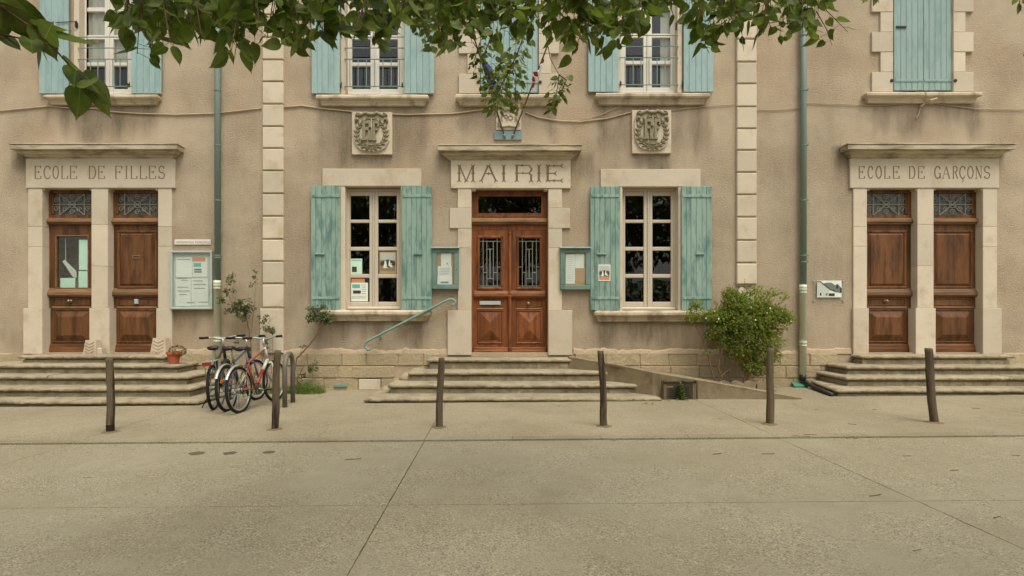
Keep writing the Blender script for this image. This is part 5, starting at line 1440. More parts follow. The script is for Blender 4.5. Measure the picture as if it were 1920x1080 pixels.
    for k in range(5): a = k*2*math.pi/5; mb.tube([bb + Vector((0,-.05,0)), bb + Vector((.083*math.cos(a), -.05, .083*math.sin(a)))], .006, 5)
    mb.ring(rear_c + Vector((0,-.045,0)), (0,1,0), .045, .008, 18, 5)
    mb.tube([bb + Vector((0,-.05,.085)), rear_c + Vector((0,-.045,.045))], .005, 5).tube([bb + Vector((0,-.05,-.085)), rear_c + Vector((.02,-.045,-.10)), rear_c + Vector((0,-.045,-.045))], .005, 5)
    dt = mb.build('chainset', M['black'], r, local=True)
    ca = cfg.get('crank', .5)
    for s_ in (-1, 1):
        e = bb + Vector((.165*math.cos(ca)*s_, -.075*s_, .165*math.sin(ca)*s_))
        MB().tube([bb + Vector((0,-.065*s_,0)), e], .011, 8).build('crank', M['chrome'], dt, **L)
        MB().box(e.x-.04, e.x+.04, e.y-.05 - (.04 if s_ > 0 else -.04), e.y+.05-(.04 if s_ > 0 else -.04), e.z-.012, e.z+.012, .004).build('pedal', M['black'], dt, local=True)
    def guard(c, a0, a1, m):
        mb = MB(); n = 14; rr = WR+.022
        for k in range(n+1):
            a = R(a0+(a1-a0)*k/n)
            for yy, dr in ((-.024,-.010), (-.016,.003), (0,.006), (.016,.003), (.024,-.010)): mb.v.append((c.x+(rr+dr)*math.cos(a), yy, c.z+(rr+dr)*math.sin(a)))
        for k in range(n):
            for j in range(4): mb.f.append((k*5+j, k*5+j+1, (k+1)*5+j+1, (k+1)*5+j)); mb.m.append(0)
        mb.build('mudguard', m, r, **L)
    if cfg.get('guard'): guard(rear_c, 60, cfg.get('guard_end', 165), M[cfg['guard']])
    if cfg.get('rack'):
        mb = MB(); zr = WR*2+.06
        for yy in (-.07, 0, .07): mb.tube([(.2, yy, zr), (-.26, yy, zr)], .006, 6)
        for xx in (.2, .05, -.1, -.26): mb.tube([(xx, -.07, zr), (xx, .07, zr)], .006, 6)
        for yy in (-.075, .075): mb.tube([(-.12, yy, zr), (0, yy*.9, WR)], .006, 6).tube([(.1, yy, zr), (0, yy*.9, WR)], .006, 6)
        mb.tube([(.2, 0, zr), (.26, 0, .72)], .006, 6)
        rk = mb.build('luggage_rack', M['rack'], r, local=True)
        MB().box(-.30, -.262, -.055, .055, zr-.05, zr+.0, .006).build('tail_reflector', M['reflector'], rk, local=True)
    if cfg.get('spoke_reflector'):
        MB().box(-.03+.16, .03+.16, .012, .022, WR+.06, WR+.11, .003).box(-.2, -.14, -.022, -.012, WR+.10, WR+.15, .003).build('spoke_reflector', M['reflector_or'], r, local=True)
    if cfg.get('bag'):
        b = MB().sphere((0,0,0), 1, 12, 9); b.v = [(.16+v[0]*.09, v[1]*.06, .80+v[2]*.06) for v in b.v]; b.build('saddle_bag', M['grey_fabric'], r, **L)
    if cfg.get('basket_gear'):
        b = MB().sphere((0,0,0), 1, 12, 9); b.v = [(.86+v[0]*.07, v[1]*.08, .93+v[2]*.06) for v in b.v]; b.build('handlebar_bag', M['grey_fabric'], r, **L)
    # kickstand
    MB().tube([rear_c + Vector((.12,.04,-.03)), Vector((.20,.22,.01))], .008, 6).build('kickstand', M['black'], r, **L)
    return r
g1, g2, g3 = G(451, 775), G(428, 772), G(402, 769)
bicycle('white and red mountain bicycle, rightmost of the three parked bicycles', g1, (.08, 1), -4, dict(frame='orange_paint', down='red_paint', head='white_paint', guard='chrome', guard_end=150, steer=.05, crank=-.25))
bicycle('middle bicycle with dark blue frame, pale rear mudguard and orange spoke reflector', g2, (-.03, 1), -4, dict(frame='blue_paint', down='green_paint', guard='chrome', guard_end=150, spoke_reflector=1, steer=.15, crank=1.1))
bicycle('leftmost black bicycle with luggage rack and red tail reflector', g3, (-.26, 1), -3, dict(frame='black', rack=1, steer=-.2, crank=.8))

# ------------------------------------------------------------------ door-step ornaments and flower pot
def chevron_block(px0, px1, py0, py1, label):
    y0, y1 = -.24, -.1; x0, x1 = X(px0, y0), X(px1, y0); zb, zt = .70, .70 + (py1-py0)/S(y0)
    r = thing('carved_block', ((x0+x1)/2, (y0+y1)/2, zb), label, 'stone block', 'carved blocks on the landing')
    mb = MB(); t = (x1-x0)*.14
    mb.v = [(x0,y0,zb),(x1,y0,zb),(x1,y1,zb),(x0,y1,zb),(x0+t,y0+.02,zt),(x1-t*.6,y0+.02,zt),(x1-t*.6,y1,zt-.01),(x0+t,y1,zt-.01)]
    mb.f = [(0,3,2,1),(4,5,6,7),(0,1,5,4),(1,2,6,5),(2,3,7,6),(3,0,4,7)]; mb.m = [0]*6
    mb.build('block', M['sill'], r)
    q = MB(); h = zt-zb; xm = (x0+x1)/2
    for k in range(4):
        z = zb + h*(.12+.2*k)
        for s_ in (-1, 1):
            a = (xm, y0-.004+.02*(z-zb)/h, z); xe = xm + s_*(x1-x0)*.34; b = (xe, y0-.004+.02*(z+h*.16-zb)/h, z+h*.16)
            q.tube([a, b], .006, 5)
    q.build('chevron', M['sill'], r)
chevron_block(155, 180, 636, 663, 'carved chevron stone block at the foot of the pier between the left doors')
bx('block_foot', M['stone'], COL.objects['carved_block'], X(180,-.19)+.002, X(191,-.19), -.2, -.1, .70, .70+.11, .01)
chevron_block(281, 311, 632, 663, 'carved chevron stone block right of the left-hand doors')
pt = Vector((X(326,-.5), -.5, .564)); pr = thing('flower_pot', pt, 'terracotta pot with a dry plant on the left steps', 'flower pot')
MB().lathe(pt, [(.075,0),(.105,.165),(.125,.165),(.125,.205),(.11,.205),(.10,.175),(.005,.172)], 18).build('pot', M['terracotta'], pr, smooth=False)
random.seed(31)

# ------------------------------------------------------------------ foliage helpers
def leaf_mesh(name, kind='linden'):
    # heart-shaped blade, tip along +x, folded on the midrib, z is the upper side
    if kind == 'linden':
        half = [(0,0), (-.03,.13), (.02,.27), (.14,.37), (.31,.40), (.50,.35), (.68,.245), (.82,.13), (.91,.045), (1.06,0)]
    else:
        half = [(0,0), (.10,.2), (.3,.32), (.55,.3), (.8,.15), (1,0)]
    n = len(half); v = []; f = []
    mid = [(max(0, p[0]) if 0 < i < n-1 else p[0], 0, -.05*math.sin(max(0, p[0])*3) - .10*max(0, p[0]-.4)) for i, p in enumerate(half)]
    v = list(mid)
    for s_ in (1, -1):
        o = len(v); v += [(p[0], s_*p[1], mid[i][2] + .30*p[1]*(1 - .6*p[0]) - .35*p[1]*p[1]) for i, p in enumerate(half)]
        for i in range(n-1): f.append((i, i+1, o+i+1, o+i) if s_ > 0 else (i+1, i, o+i, o+i+1))
    return v, f
LV = {k: leaf_mesh(k, k) for k in ('linden', 'small')}
def leaf_frame(tip, nrm):
    x = tip.normalized(); z = (nrm - x*nrm.dot(x)); z = z.normalized() if z.length > 1e-4 else Vector((0,1,0)); y = z.cross(x)
    return Matrix((x, y, z)).transposed()
def add_leaf(mb, kind, pos, tip, nrm, size):
    v, f = LV[kind]; m3 = leaf_frame(tip, nrm); b = len(mb.v)
    wy, wz = size*random.uniform(.7,1.05), size*random.uniform(.5,2.2)
    mb.v += [tuple(pos + m3 @ Vector((p[0]*size, p[1]*wy, p[2]*wz))) for p in v]; mb.f += [tuple(b+i for i in q) for q in f]; mb.m += [0]*len(f)
def rv(): 
    while True:
        v = Vector((random.uniform(-1,1), random.uniform(-1,1), random.uniform(-1,1)))
        if .05 < v.length < 1: return v.normalized()
# simple leaflet: two triangles folded
def add_leaflet(mb, pos, tip, nrm, L_, W_):
    m3 = leaf_frame(tip, nrm); b = len(mb.v)
    for p in ((0,0,0), (L_*.45, W_, W_*.35), (L_, 0, -.1*L_), (L_*.45, -W_, W_*.35)): mb.v.append(tuple(pos + m3 @ Vector(p)))
    mb.f += [(b, b+2, b+1), (b, b+3, b+2)]; mb.m += [0, 0]

# flower pot plant
mb = MB()
for i in range(260):
    d = rv(); p = pt + Vector((.06,0,.22)) + Vector((d.x*.12, d.y*.1, d.z*.075))
    add_leaflet(mb, p, d + Vector((0,0,-.3)), rv(), .035, .012)
tag(mb.build('foliage', M['leaf_dry'], pr, fix=False), kind='stuff')

# ------------------------------------------------------------------ shrubs and roses against the wall
def wiggle(a, b, n, amp, seed):
    a, b = Vector(a), Vector(b); o = []
    for i in range(n+1):
        t = i/n; p = a.lerp(b, t); k = amp*math.sin(math.pi*min(1, t*1.02))
        o.append(p + Vector((k*noise.noise(Vector((seed, t*3, 1))), k*.5*noise.noise(Vector((seed, t*3, 7))), k*.4*noise.noise(Vector((seed, t*3, 4))))))
    return o
def rose(label, rootpx, stems, tufts, leaf='leaf_rose', y=-.22, cat='rose bush', size=.045, flowers=0):
    base = Vector((X(rootpx[0], y), y, zg(X(rootpx[0], y))+.01))
    r = thing('rose_bush', base, label, cat, 'climbing roses on the facade')
    for k, (pts, w0) in enumerate(stems):
        path = []
        for i, (a, b) in enumerate(zip(pts, pts[1:])):
            path += wiggle(P(a[0], a[1], y + (.1*math.sin(k*3+i))), P(b[0], b[1], y + .1*math.sin(k*3+i+1)), 6, .03, k*5+i)[:-1]
        path.append(P(pts[-1][0], pts[-1][1], y + .1*math.sin(k*3+len(pts)-1)))
        MB().tube(path, [w0*(1-.6*i/len(path)) for i in range(len(path))], 6).build('stem', M['rose_stem'], r, smooth=True)
    mb = MB(); fl = MB()
    for (px, py, rx, ry, n) in tufts:
        c = P(px, py, y)
        for i in range(max(1, n//12)):                       # sprays of leaflets on thin twigs
            d = rv(); rr = random.random()**.45
            e = c + Vector((d.x*rx/S()*rr, d.y*.16*rr, d.z*ry/S()*rr)); e.y = min(e.y, -.05)
            fl.tube([c + (e-c)*.3, e], .0028, 4, False)
            for j in range(9):
                q = c.lerp(e, random.uniform(.35, 1.1)) + rv()*.03; q.y = min(q.y, -.045)
                add_leaflet(mb, q, rv()+Vector((0,0,-.25)), rv()+Vector((0,-.4,.7)), size*random.uniform(.7,1.25), size*.34)
    tag(mb.build('foliage', M[leaf], r, fix=False), kind='stuff')
    tag(fl.build('twigs', M['rose_stem'], r, fix=False), kind='stuff')
    return r
random.seed(17)
rose('sparse climbing rose on the wall behind the bicycles', (472, 728),
     [([(472,728),(470,640),(463,600),(450,575)], .012), ([(463,600),(440,580),(425,545),(430,520)], .007), ([(470,640),(478,560),(480,520)], .006), ([(480,730),(495,660),(500,620),(492,595)], .006), ([(505,728),(512,660),(510,625)], .006)],
     [(432,522,14,14,80), (425,545,16,14,80), (418,562,12,14,50), (448,570,22,14,170), (462,578,22,18,220), (440,580,20,14,120), (455,595,18,12,110), (481,520,9,14,40), (476,535,6,10,18), (497,598,12,10,70), (503,615,14,12,80), (510,622,12,10,60), (500,640,9,12,40), (498,655,8,10,30), (442,642,8,10,20), (484,700,10,12,40)], size=.05)
rose('young rose with one bent stem reaching the left window sill', (545, 740),
     [([(545,738),(556,672),(568,660),(590,635),(600,615),(606,602)], .016), ([(606,602),(595,590),(588,580)], .008), ([(606,602),(620,598)], .008), ([(570,735),(556,712),(568,690),(578,680)], .012), ([(556,672),(567,655),(570,648)], .005)],
     [(585,580,10,10,70), (596,592,22,12,200), (610,600,18,10,160), (604,588,18,12,120), (588,600,14,10,80), (618,604,12,7,70), (600,575,14,8,60), (570,650,4,4,9), (575,690,10,12,50), (567,705,14,12,50), (590,690,14,12,50)], size=.05)
# big shrub
random.seed(23)
yb = -.42
sb = thing('flowering_shrub', Vector((X(1398,-.4), -.4, zg(4.4)+.05)), 'dense green flowering shrub against the wall right of the right window', 'shrub')
for k, (pts, w0) in enumerate((([(1340,715),(1325,660),(1310,620),(1294,600)], .014), ([(1356,712),(1347,690),(1352,640),(1362,610)], .012), ([(1395,722),(1398,690),(1392,650),(1385,610)], .022), ([(1400,722),(1405,690),(1412,650),(1425,600)], .018), ([(1350,708),(1370,690),(1385,672)], .010), ([(1396,720),(1418,680),(1440,630)], .012))):
    path = []
    for i, (a, b) in enumerate(zip(pts, pts[1:])): path += wiggle(P(a[0], a[1], yb), P(b[0], b[1], yb), 6, .04, k*7+i)[:-1]
    path.append(P(pts[-1][0], pts[-1][1], yb)); MB().tube(path, [w0*(1-.5*i/len(path)) for i in range(len(path))], 7).build('stem', M['rose_stem'], sb, smooth=True)
blobs = [(1400,600,58,42,.30,1500), (1360,600,38,24,.24,700), (1440,600,40,30,.24,700), (1400,570,46,20,.24,650), (1355,622,30,16,.2,350), (1435,640,34,22,.2,420), (1400,640,40,26,.26,520), (1425,665,26,22,.2,320),
         (1340,595,24,14,.2,300), (1375,560,16,16,.16,170), (1462,590,18,14,.16,170), (1480,596,10,12,.12,80), (1447,548,14,8,.12,60), (1470,555,8,8,.1,25), (1304,588,20,14,.14,130), (1306,570,12,6,.08,50), (1290,598,8,6,.1,40), (1408,683,18,18,.18,170), (1420,545,20,8,.14,80), (1335,628,16,10,.14,90), (1326,660,6,6,.08,20), (1448,665,16,14,.14,110), (1365,548,12,10,.1,60), (1385,652,30,24,.22,420), (1418,690,24,14,.16,180), (1360,640,22,18,.16,200)]
mb, mb2, pet = MB(), MB(), MB()
for (px, py, rx, ry, dp, n) in blobs:
    c = P(px, py, yb)
    for i in range(int(n*2.3)):
        d = rv(); rr = random.random()**.33
        p = c + Vector((d.x*rx/S(yb)*rr, d.y*dp*rr, d.z*ry/S(yb)*rr)); p.y = min(p.y, -.05)
        k = noise.noise(p*4.5)
        if k < -.3 and random.random() < .8: continue
        low = py > 615 and random.random() < .35
        add_leaflet(mb2 if (low and random.random() < .35) else mb, p, d*.6 + rv()*.7 + Vector((0,0,-.2)), rv()*.7 + Vector((0,-.4,.8)), .042*random.uniform(.7,1.3), .015)
        if i % 150 == 0 and rr > .8 and d.y < .2 and py < 630:
            for a in range(5): t = Vector((math.cos(a*1.256), -.3, math.sin(a*1.256))); add_leaflet(pet, p + Vector((0,-.02,0)), t, Vector((0,-1,.3)), .018, .008)
shoots = MB()
for i in range(46):
    a = random.uniform(-.35, math.pi+.35); c = P(1400, 600, yb); e0 = c + Vector((math.cos(a)*.52, random.uniform(-.2,.2), math.sin(a)*.42 - .02)); d = Vector((math.cos(a), random.uniform(-.5,.1), math.sin(a)*.8+.25)).normalized()
    e1 = e0 + d*random.uniform(.10,.30); e1.y = min(e1.y, -.06); e0.y = min(e0.y, -.08); shoots.tube([c.lerp(e0, .6), e0, e1], .0025, 4, False)
    for k in range(14):
        p = e0.lerp(e1, random.uniform(-.5, 1.05)) + rv()*.022; p.y = min(p.y, -.05)
        add_leaflet(mb, p, rv()*.8 + d*.5, rv()*.7 + Vector((0,-.4,.8)), .036*random.uniform(.7,1.2), .012)
tag(shoots.build('shoots', M['rose_stem'], sb, fix=False), kind='stuff')
tag(mb.build('foliage', M['leaf_shrub'], sb, fix=False), kind='stuff'); tag(mb2.build('yellowed_foliage', M['leaf_dry'], sb, fix=False), kind='stuff'); tag(pet.build('flowers', M['petal'], sb, fix=False), kind='stuff')

# grass tuft beside the rose, weeds
def blades(mb, c, n, rx, ry, h):
    for i in range(n):
        a = random.uniform(0, 6.283); k = random.random()**.5; p = Vector((c[0]+rx*k*math.cos(a), c[1]+ry*k*math.sin(a), 0)); p.z = zg(p.x)+.0
        L_ = h*random.uniform(.5,1.1)*(1.1-.5*k); d = Vector((random.uniform(-.5,.5), random.uniform(-.5,.5), 1)).normalized(); s_ = Vector((random.uniform(-1,1), random.uniform(-1,1), 0)).normalized()*.004
        q = p + d*L_*.6; e = p + d*L_ + Vector((d.x*L_*.4, d.y*L_*.4, -.12*L_)); b = len(mb.v)
        mb.v += [tuple(p-s_), tuple(p+s_), tuple(q+s_*.8), tuple(q-s_*.8), tuple(e)]; mb.f += [(b,b+1,b+2,b+3), (b+3,b+2,b+4)]; mb.m += [0,0]
mb = MB(); g = G(565, 741)
blades(mb, (g.x, -.3), 260, .36, .22, .26); blades(mb, (g.x+.12, -.36), 260, .26, .2, .15); blades(mb, (g.x-.2, -.25), 160, .2, .15, .4); blades(mb, (X(500,-.3), -.3), 400, .3, .18, .22); blades(mb, (X(470,-.3), -.3), 250, .25, .15, .16)
for i in range(400):
    a = Vector((g.x + random.gauss(.02,.16), -.3 + random.gauss(0,.12), 0)); a.z = zg(a.x)+random.uniform(.03,.16)
    add_leaflet(mb, a, rv(), rv()+Vector((0,0,1)), .035, .012)
tag(mb.build('grass_tuft', M['grass'], fix=False), 'green grass and weeds at the wall foot by the bicycle stand', 'grass', None, 'stuff')
wc = Vector((X(1278,vy-.05), vy-.06, zg(3)))
wd = thing('weed', wc, 'bright green upright weed growing in front of the basement vent', 'weed')
MB().tube([wc, wc+Vector((-.01,0,.16)), wc+Vector((-.02,-.01,.27))], .006, 6).build('stem', M['grass'], wd)
mb = MB()
for i in range(34):
    h = .03+.25*i/34; a = i*2.4; d = Vector((math.cos(a), math.sin(a)*.6-.2, .35))
    add_leaf(mb, 'small', wc+Vector((-.02*h/.27,0,h)), d, Vector((0,0,1)), .085*(1.1-.5*i/34))
for i in range(12): add_leaf(mb, 'small', wc+Vector((random.uniform(-.28,.10),random.uniform(-.05,0),.01)), Vector((random.uniform(-1,1),-.4,.6)), Vector((0,-.3,1)), .06)
mb.build('leaves', M['grass'], wd, fix=False)
mb = MB(); 
for (px, py, n) in ((1213,759,14), (1040,762,6), (700,762,5), (1450,746,6)):
    c = G(px, py)
    for i in range(n): add_leaf(mb, 'small', c+Vector((random.uniform(-.1,.1),random.uniform(-.03,.03),.012)), Vector((random.uniform(-1,1),random.uniform(-1,1),.25)), Vector((0,0,1)), .035)
tag(mb.build('ground_weeds', M['grass'], fix=False), 'small green weeds at the foot of the central steps', 'weeds', None, 'stuff')
# twigs and dry leaves scattered on the ground
random.seed(41); mb = MB()
def litter(px, py, L_):
    L_ *= .62
    c = G(px, py); a = random.uniform(-.6,.6); p = [c + Vector((math.cos(a)*L_*t, math.sin(a)*L_*t + .12*L_*t*t, .006 + (.012 if py < 822 else 0))) for t in (-.5,-.2,.1,.5)]
    mb.tube(p, min(.003, L_*.03), 4)
    if L_ > .15: add_leaflet(mb, p[1], rv()*Vector((1,1,.2)), Vector((0,0,1)), .03, .010)
for (px, py, L_) in ((1502,821,.3), (1520,818,.2), (1345,852,.16), (1440,852,.22), (1642,930,.2), (1790,883,.14), (1870,971,.14), (1700,856,.12), (1350,788,.1), (1598,798,.14), (1720,1033,.1), (1155,995,.05), (662,862,.24), (1880,931,.05), (780,848,.06), (1150,827,.1), (1240,822,.1), (1605,823,.15), (1590,823,.1), (1830,768,.14), (1760,772,.1), (1640,770,.12), (1905,855,.1), (600,745,.08), (585,750,.06), (345,850,.05), (165,897,.1), (1880,750,.1), (1490,760,.1), (1530,770,.08)): litter(px, py, L_)
for i in range(60):
    px, py = random.uniform(0, 1920), random.uniform(770, 1060)
    if random.random() < (px/1920)*.7+.3: litter(px, py, random.uniform(.02,.045))
tag(mb.build('leaf_litter', M['litter'], fix=False), 'dry twigs and leaf scraps scattered on the paving', 'litter', None, 'stuff')

# ------------------------------------------------------------------ linden trees standing behind the camera, boughs hanging into view
def shared_leaf(name, m):
    v, f = LV['linden']; me = bpy.data.meshes.new(name); me.from_pydata(v, [], f); me.materials.append(m)
    me.polygons.foreach_set('use_smooth', [True]*len(f)); return me
M['leaf_v'] = leaf_mat('linden_leaf_veined', (.022,.042,.008), (.125,.17,.028), .45, .1, True)
M['leaf_light_v'] = leaf_mat('linden_leaf_pale_veined', (.05,.085,.018), (.17,.21,.05), .45, .12, True)
LEAF_ME = {k: shared_leaf('leaf', M[k + '_v']) for k in ('leaf', 'leaf_light')}
def W3(px, py, zc): return P(px, py, zc - CAM_D)          # zc: distance in front of the camera
def prof_y(prof, px):
    for (a, b), (c, d) in zip(prof, prof[1:]):
        if a <= px <= c: return b + (d-b)*(px-a)/(c-a)
    return 0
class Tree:
    def __init__(s, base, label, top, limbs):
        s.base = Vector(base); s.base.z = zg(max(-20, min(20, base[0])))
        s.root = thing('linden_tree', s.base, label, 'tree', 'linden trees of the square')
        s.n = 0; s.stuff = {'leaf': MB(), 'leaf_light': MB()}; s.tw = MB()
        b = s.base; path = [b + Vector((0,0,-.1)), b + Vector((.02,0,.5)), b + Vector((.04,.03,1.8)), b + Vector((0,.08,3.2)), b + Vector((-.05,.1,top))]
        MB().tube(path, [.26,.20,.17,.15,.06], 12).build('trunk', M['bark'], s.root, smooth=True)
        s.top = top
        for pts in limbs:
            pp = [b + Vector((0,.05,2.9))] + [Vector(p) for p in pts]; path = []
            for i, (p, q) in enumerate(zip(pp, pp[1:])): path += wiggle(p, q, 5, .12, i+p.x)[:-1]
            path.append(pp[-1]); MB().tube(path, [.085*(1-.86*i/len(path)) for i in range(len(path))], 8).build('branch', M['bark'], s.root, smooth=True)
    def leaf(s, pos, tip, nrm, size, kind):
        if s.n < 300:
            o = bpy.data.objects.new('leaf', LEAF_ME[kind if random.random() < .6 else 'leaf_light']); COL.objects.link(o); o.parent = s.root
            m = leaf_frame(tip, nrm).to_4x4(); m = Matrix.Translation(pos - s.base) @ m @ Matrix.Diagonal((size, size*random.uniform(.7,1.05), size*random.uniform(.5,2.2), 1))
            o.matrix_local = m; s.n += 1
        else: add_leaf(s.stuff[kind if random.random() < .6 else 'leaf_light'], 'linden', pos, tip, nrm, size)
    def twig(s, pts, r, kind, size, step, spread=.05, skip=0.0, dens=2, obj=True):
        s.tw.tube(pts, [r*(1-.6*i/(len(pts)-1)) for i in range(len(pts))], 5, False)
        for a, b in zip(pts, pts[1:]):
            a, b = Vector(a), Vector(b); n = max(1, int((b-a).length/step))
            for i in range(n):
                for k in range(dens):
                    if random.random() < skip: continue
                    p = a.lerp(b, (i+random.random())/n); d = rv(); d.z = -abs(d.z)*.4
                    q = p + d*spread*random.uniform(.4,1.2)
                    s.tw.tube([p, q], .0011, 3, False)
                    tip = Vector((d.x*1.1+random.uniform(-.5,.5), d.y*.8, -random.uniform(-.1,1.2)))
                    nrm = Vector((random.uniform(-.9,.9), -random.uniform(-.5,1.0), random.uniform(.1,1.0)))
                    sz = size*random.uniform(.55,1.2)
                    if obj: s.leaf(q, tip, nrm, sz, kind)
                    else: add_leaf(s.stuff[kind], 'linden', q, tip, nrm, sz)
    def hang(s, prof, n, zr, size, kind, dens=2, step=.05, top=-45, spread=.05, bias=.55):
        lo, hi = prof[0][0], prof[-1][0]
        for i in range(n):
            px = lo + (hi-lo)*(i+random.random())/n; zc = random.uniform(*zr)
            yb_ = prof_y(prof, px); e = top + (yb_-top-12)*(bias + (1-bias)*random.random()**.8)
            dx = random.uniform(-22, 22)
            p0, p1 = W3(px+dx, top-20, zc+random.uniform(-.1,.25)), W3(px, max(e, top+6), zc)
            m_ = p0.lerp(p1, .5) + Vector((random.uniform(-.03,.03), random.uniform(-.03,.03), 0))
            s.twig([p0, m_, p1], .0035, kind, size, step, spread, .05, dens)
    def crown(s, blobs, n, kind='leaf'):
        tot = sum(b[3]*b[4]*b[5] for b in blobs)
        mb = MB()
        for (cx, cy, cz, rx, ry, rz) in blobs:
            for i in range(int(n*rx*ry*rz/tot)):
                d = rv(); rr = random.random()**.4; p = Vector((cx+d.x*rx*rr, cy+d.y*ry*rr, cz+d.z*rz*rr))
                zc = p.y + CAM_D
                if p.z < 2.3: continue
                if zc > 0 and p.z < CAM_Z + .60*zc + .25: continue          # the canopy's underside lifts away from the square
                if noise.noise(p*1.1) < -.34: continue
                add_leaf(mb, 'linden', p, d*.6+rv()*.6+Vector((0,0,-.6)), rv()*.6+Vector((0,0,1)), random.uniform(.13,.2))
        tag(mb.build('crown', M[kind], s.root, fix=False), kind='stuff')
    def finish(s):
        for k in s.stuff:
            if s.stuff[k].f: tag(s.stuff[k].build('foliage', M[k], s.root, fix=False), kind='stuff')
        tag(s.tw.build('twigs', M['twig'], s.root, fix=False), kind='stuff')
random.seed(77)
A = Tree((-4.6,-12.2,0), 'linden tree whose big dark leaves hang in from the top left', 7.2,
         [[(-3.6,-11,4.0), (-2.6,-9.2,3.6), (-2.0,-8.5,2.75), (-1.75,-8.4,2.45)], [(-3.2,-11,4.2), (-1.9,-8.6,3.6), (-.9,-7.3,3.35), (-.4,-7.0,3.3)], [(-5,-10.4,4.6), (-5.4,-8.4,5.2)], [(-6,-12.6,4.6), (-7,-12.8,5.4)]])
for pts, n_ in (([(-60,-20),(20,25),(70,60),(110,100),(150,145),(185,185)], 1), ([(-70,40),(-20,60),(30,70),(90,85)], 1), ([(-80,0),(0,5),(45,20)], 1)):
    z_ = random.uniform(1.45,1.6); A.twig([W3(a, b, z_) for a, b in pts], .004, 'leaf', .105, .045, .035, .05, 2)
A.twig([W3(150,140,1.55), W3(180,160,1.55), W3(205,185,1.53)], .002, 'leaf_light', .065, .05, .02, .1, 2)
pm = [(222,80),(250,112),(290,118),(330,98),(370,84),(405,75),(430,125),(447,142),(470,95),(505,85),(540,128),(560,112),(590,92),(620,98),(650,62),(680,84),(702,104),(715,106),(740,62),(765,30)]
A.hang(pm, 50, (2.1,2.9), .086, 'leaf', 2, .05)
A.hang([(222,30),(280,62),(420,62),(560,68),(660,45),(765,12)], 16, (2.5,3.3), .085, 'leaf', 2, .055)
A.finish()
B = Tree((.9,-13.4,0), 'linden tree whose small pale leaves dangle over the central flags', 7.6,
         [[(.7,-11.5,4.6), (.4,-8.8,5.0), (.2,-6.6,4.9), (.3,-5.4,4.4)], [(-.4,-11.8,4.8), (-.9,-8.4,5.0), (-.7,-6.0,4.7)], [(2,-13.4,5), (3,-13.6,6)]])
B.hang([(752,22),(780,70),(792,118),(815,134),(832,95),(852,35)], 22, (4.2,5.0), .072, 'leaf_light', 3, .045, -60, .07)
B.hang([(815,90),(832,130),(848,105),(870,85),(900,105),(930,85),(965,85),(1000,70),(1045,75)], 30, (3.2,3.9), .084, 'leaf', 2, .05, -50)
for pts, sp, dn in (([(985,60),(968,105),(950,140),(930,180),(935,205)], .10, 6), ([(920,70),(905,110),(920,150),(930,185),(928,208)], .11, 6), ([(955,110),(968,140),(966,175),(968,205)], .09, 5),
                ([(940,100),(935,140),(950,170),(950,200)], .10, 6), ([(900,80),(890,110),(892,130)], .09, 5), ([(1015,-10),(1022,60),(1032,110),(1048,140)], .02, 0), ([(1048,140),(1062,150),(1052,175),(1040,200)], .07, 5), ([(1048,140),(1045,165),(1036,205)], .06, 4)):
    zc = random.uniform(4.6,5.2); B.twig([W3(a, b, zc) for a, b in pts], .006, 'leaf_light' if random.random() < .6 else 'leaf', .066, .042, sp, .1, dn)
B.finish()
Cc = Tree((4.9,-12.4,0), 'linden tree whose mid-green boughs fringe the top right', 7.3,
          [[(3.6,-10.8,4.2), (2.2,-8.2,4.0), (1.3,-6.8,3.5)], [(4.2,-10.4,4.4), (3.0,-7.6,4.2), (2.2,-6.7,3.4)], [(5.6,-10.4,4.8), (6.2,-8.6,5.2)], [(6.2,-12.6,4.8), (7.2,-12.8,5.6)]])
Cc.hang([(1040,75),(1055,122),(1076,132),(1092,124),(1112,80),(1140,112),(1158,108),(1166,142),(1190,94),(1215,64),(1242,44),(1270,34),(1302,30),(1318,110),(1342,112),(1362,78),(1388,84),(1412,64),(1440,88),(1462,95),(1482,84),(1512,80),(1540,75)], 54, (2.9,3.7), .084, 'leaf', 2, .05)
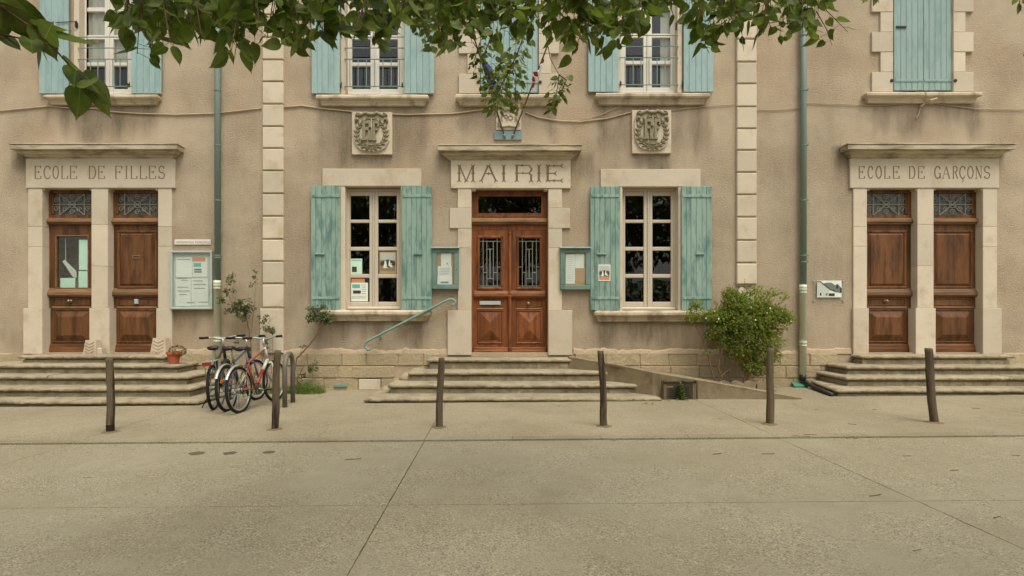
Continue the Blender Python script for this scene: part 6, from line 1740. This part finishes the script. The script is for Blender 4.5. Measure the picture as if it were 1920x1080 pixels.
Cc.hang([(1040,50),(1130,70),(1200,50),(1300,14),(1400,40),(1500,55),(1545,30)], 22, (3.2,4.0), .085, 'leaf_light', 2, .055)
for pts in ([(1535,-30),(1550,20),(1575,45),(1590,60)], [(1530,20),(1550,55),(1560,85)], [(1480,-30),(1510,20),(1520,60)], [(1600,-30),(1612,0)], [(1640,-30),(1648,6)], [(1905,-30),(1915,20)], [(1960,70),(1935,92),(1912,102)], [(1325,60),(1322,85),(1330,100)]):
    Cc.twig([W3(a, b, 3.1) for a, b in pts], .003, 'leaf', .082, .06, .045, .05, 2)
Cc.finish()
random.seed(99)
A.crown([(-4.6,-12.2,5.2,3.0,3.2,2.2), (-3.2,-10.9,5.0,1.6,1.5,1.1), (-6.4,-11,5.2,2.2,2.4,1.8), (-4.8,-13.4,7.4,2.6,2.4,1.8)], 9500)
B.crown([(.9,-13.4,5.4,3.0,3.0,2.2), (.2,-11.2,5.4,1.6,1.5,1.0), (.6,-14,7.6,2.6,2.2,1.8)], 8500)
Cc.crown([(4.9,-12.4,5.2,3.0,3.2,2.2), (3.4,-10.9,5.0,1.6,1.5,1.1), (6.8,-11.2,5.2,2.2,2.4,1.8), (5,-13.6,7.4,2.6,2.4,1.8)], 9500)

random.seed(55)  # unseen leaf mass added behind the camera so the panes mirror something dark
hd = thing('leaf_screen', (0, -17.6, zg(0)), 'added dark green leaf screen behind the camera, there to darken the window reflections', 'leaf_screen')
mb = MB()
for i in range(9000):
    x = random.uniform(-15, 15); y = -17.6 + random.uniform(-.5, .5); h = 3.0 + .5*noise.noise(Vector((x*.5, 2, 2))) + .25*noise.noise(Vector((x*1.9, 5, 2)))
    z = zg(0) + random.random()**.7*h
    add_leaf(mb, 'linden', Vector((x, y, z)), rv()+Vector((0,.3,-.3)), rv()+Vector((0,.9,.5)), random.uniform(.14,.24))
tag(mb.build('foliage', M['leaf'], hd, fix=False), kind='stuff')
for k in range(16):
    x = -15 + 2*k; MB().tube([(x,-17.6,zg(0)-.05), (x+.05,-17.6,1.2), (x-.05,-17.55,2.4)], [.06,.05,.02], 7).build('stem', M['bark'], hd)
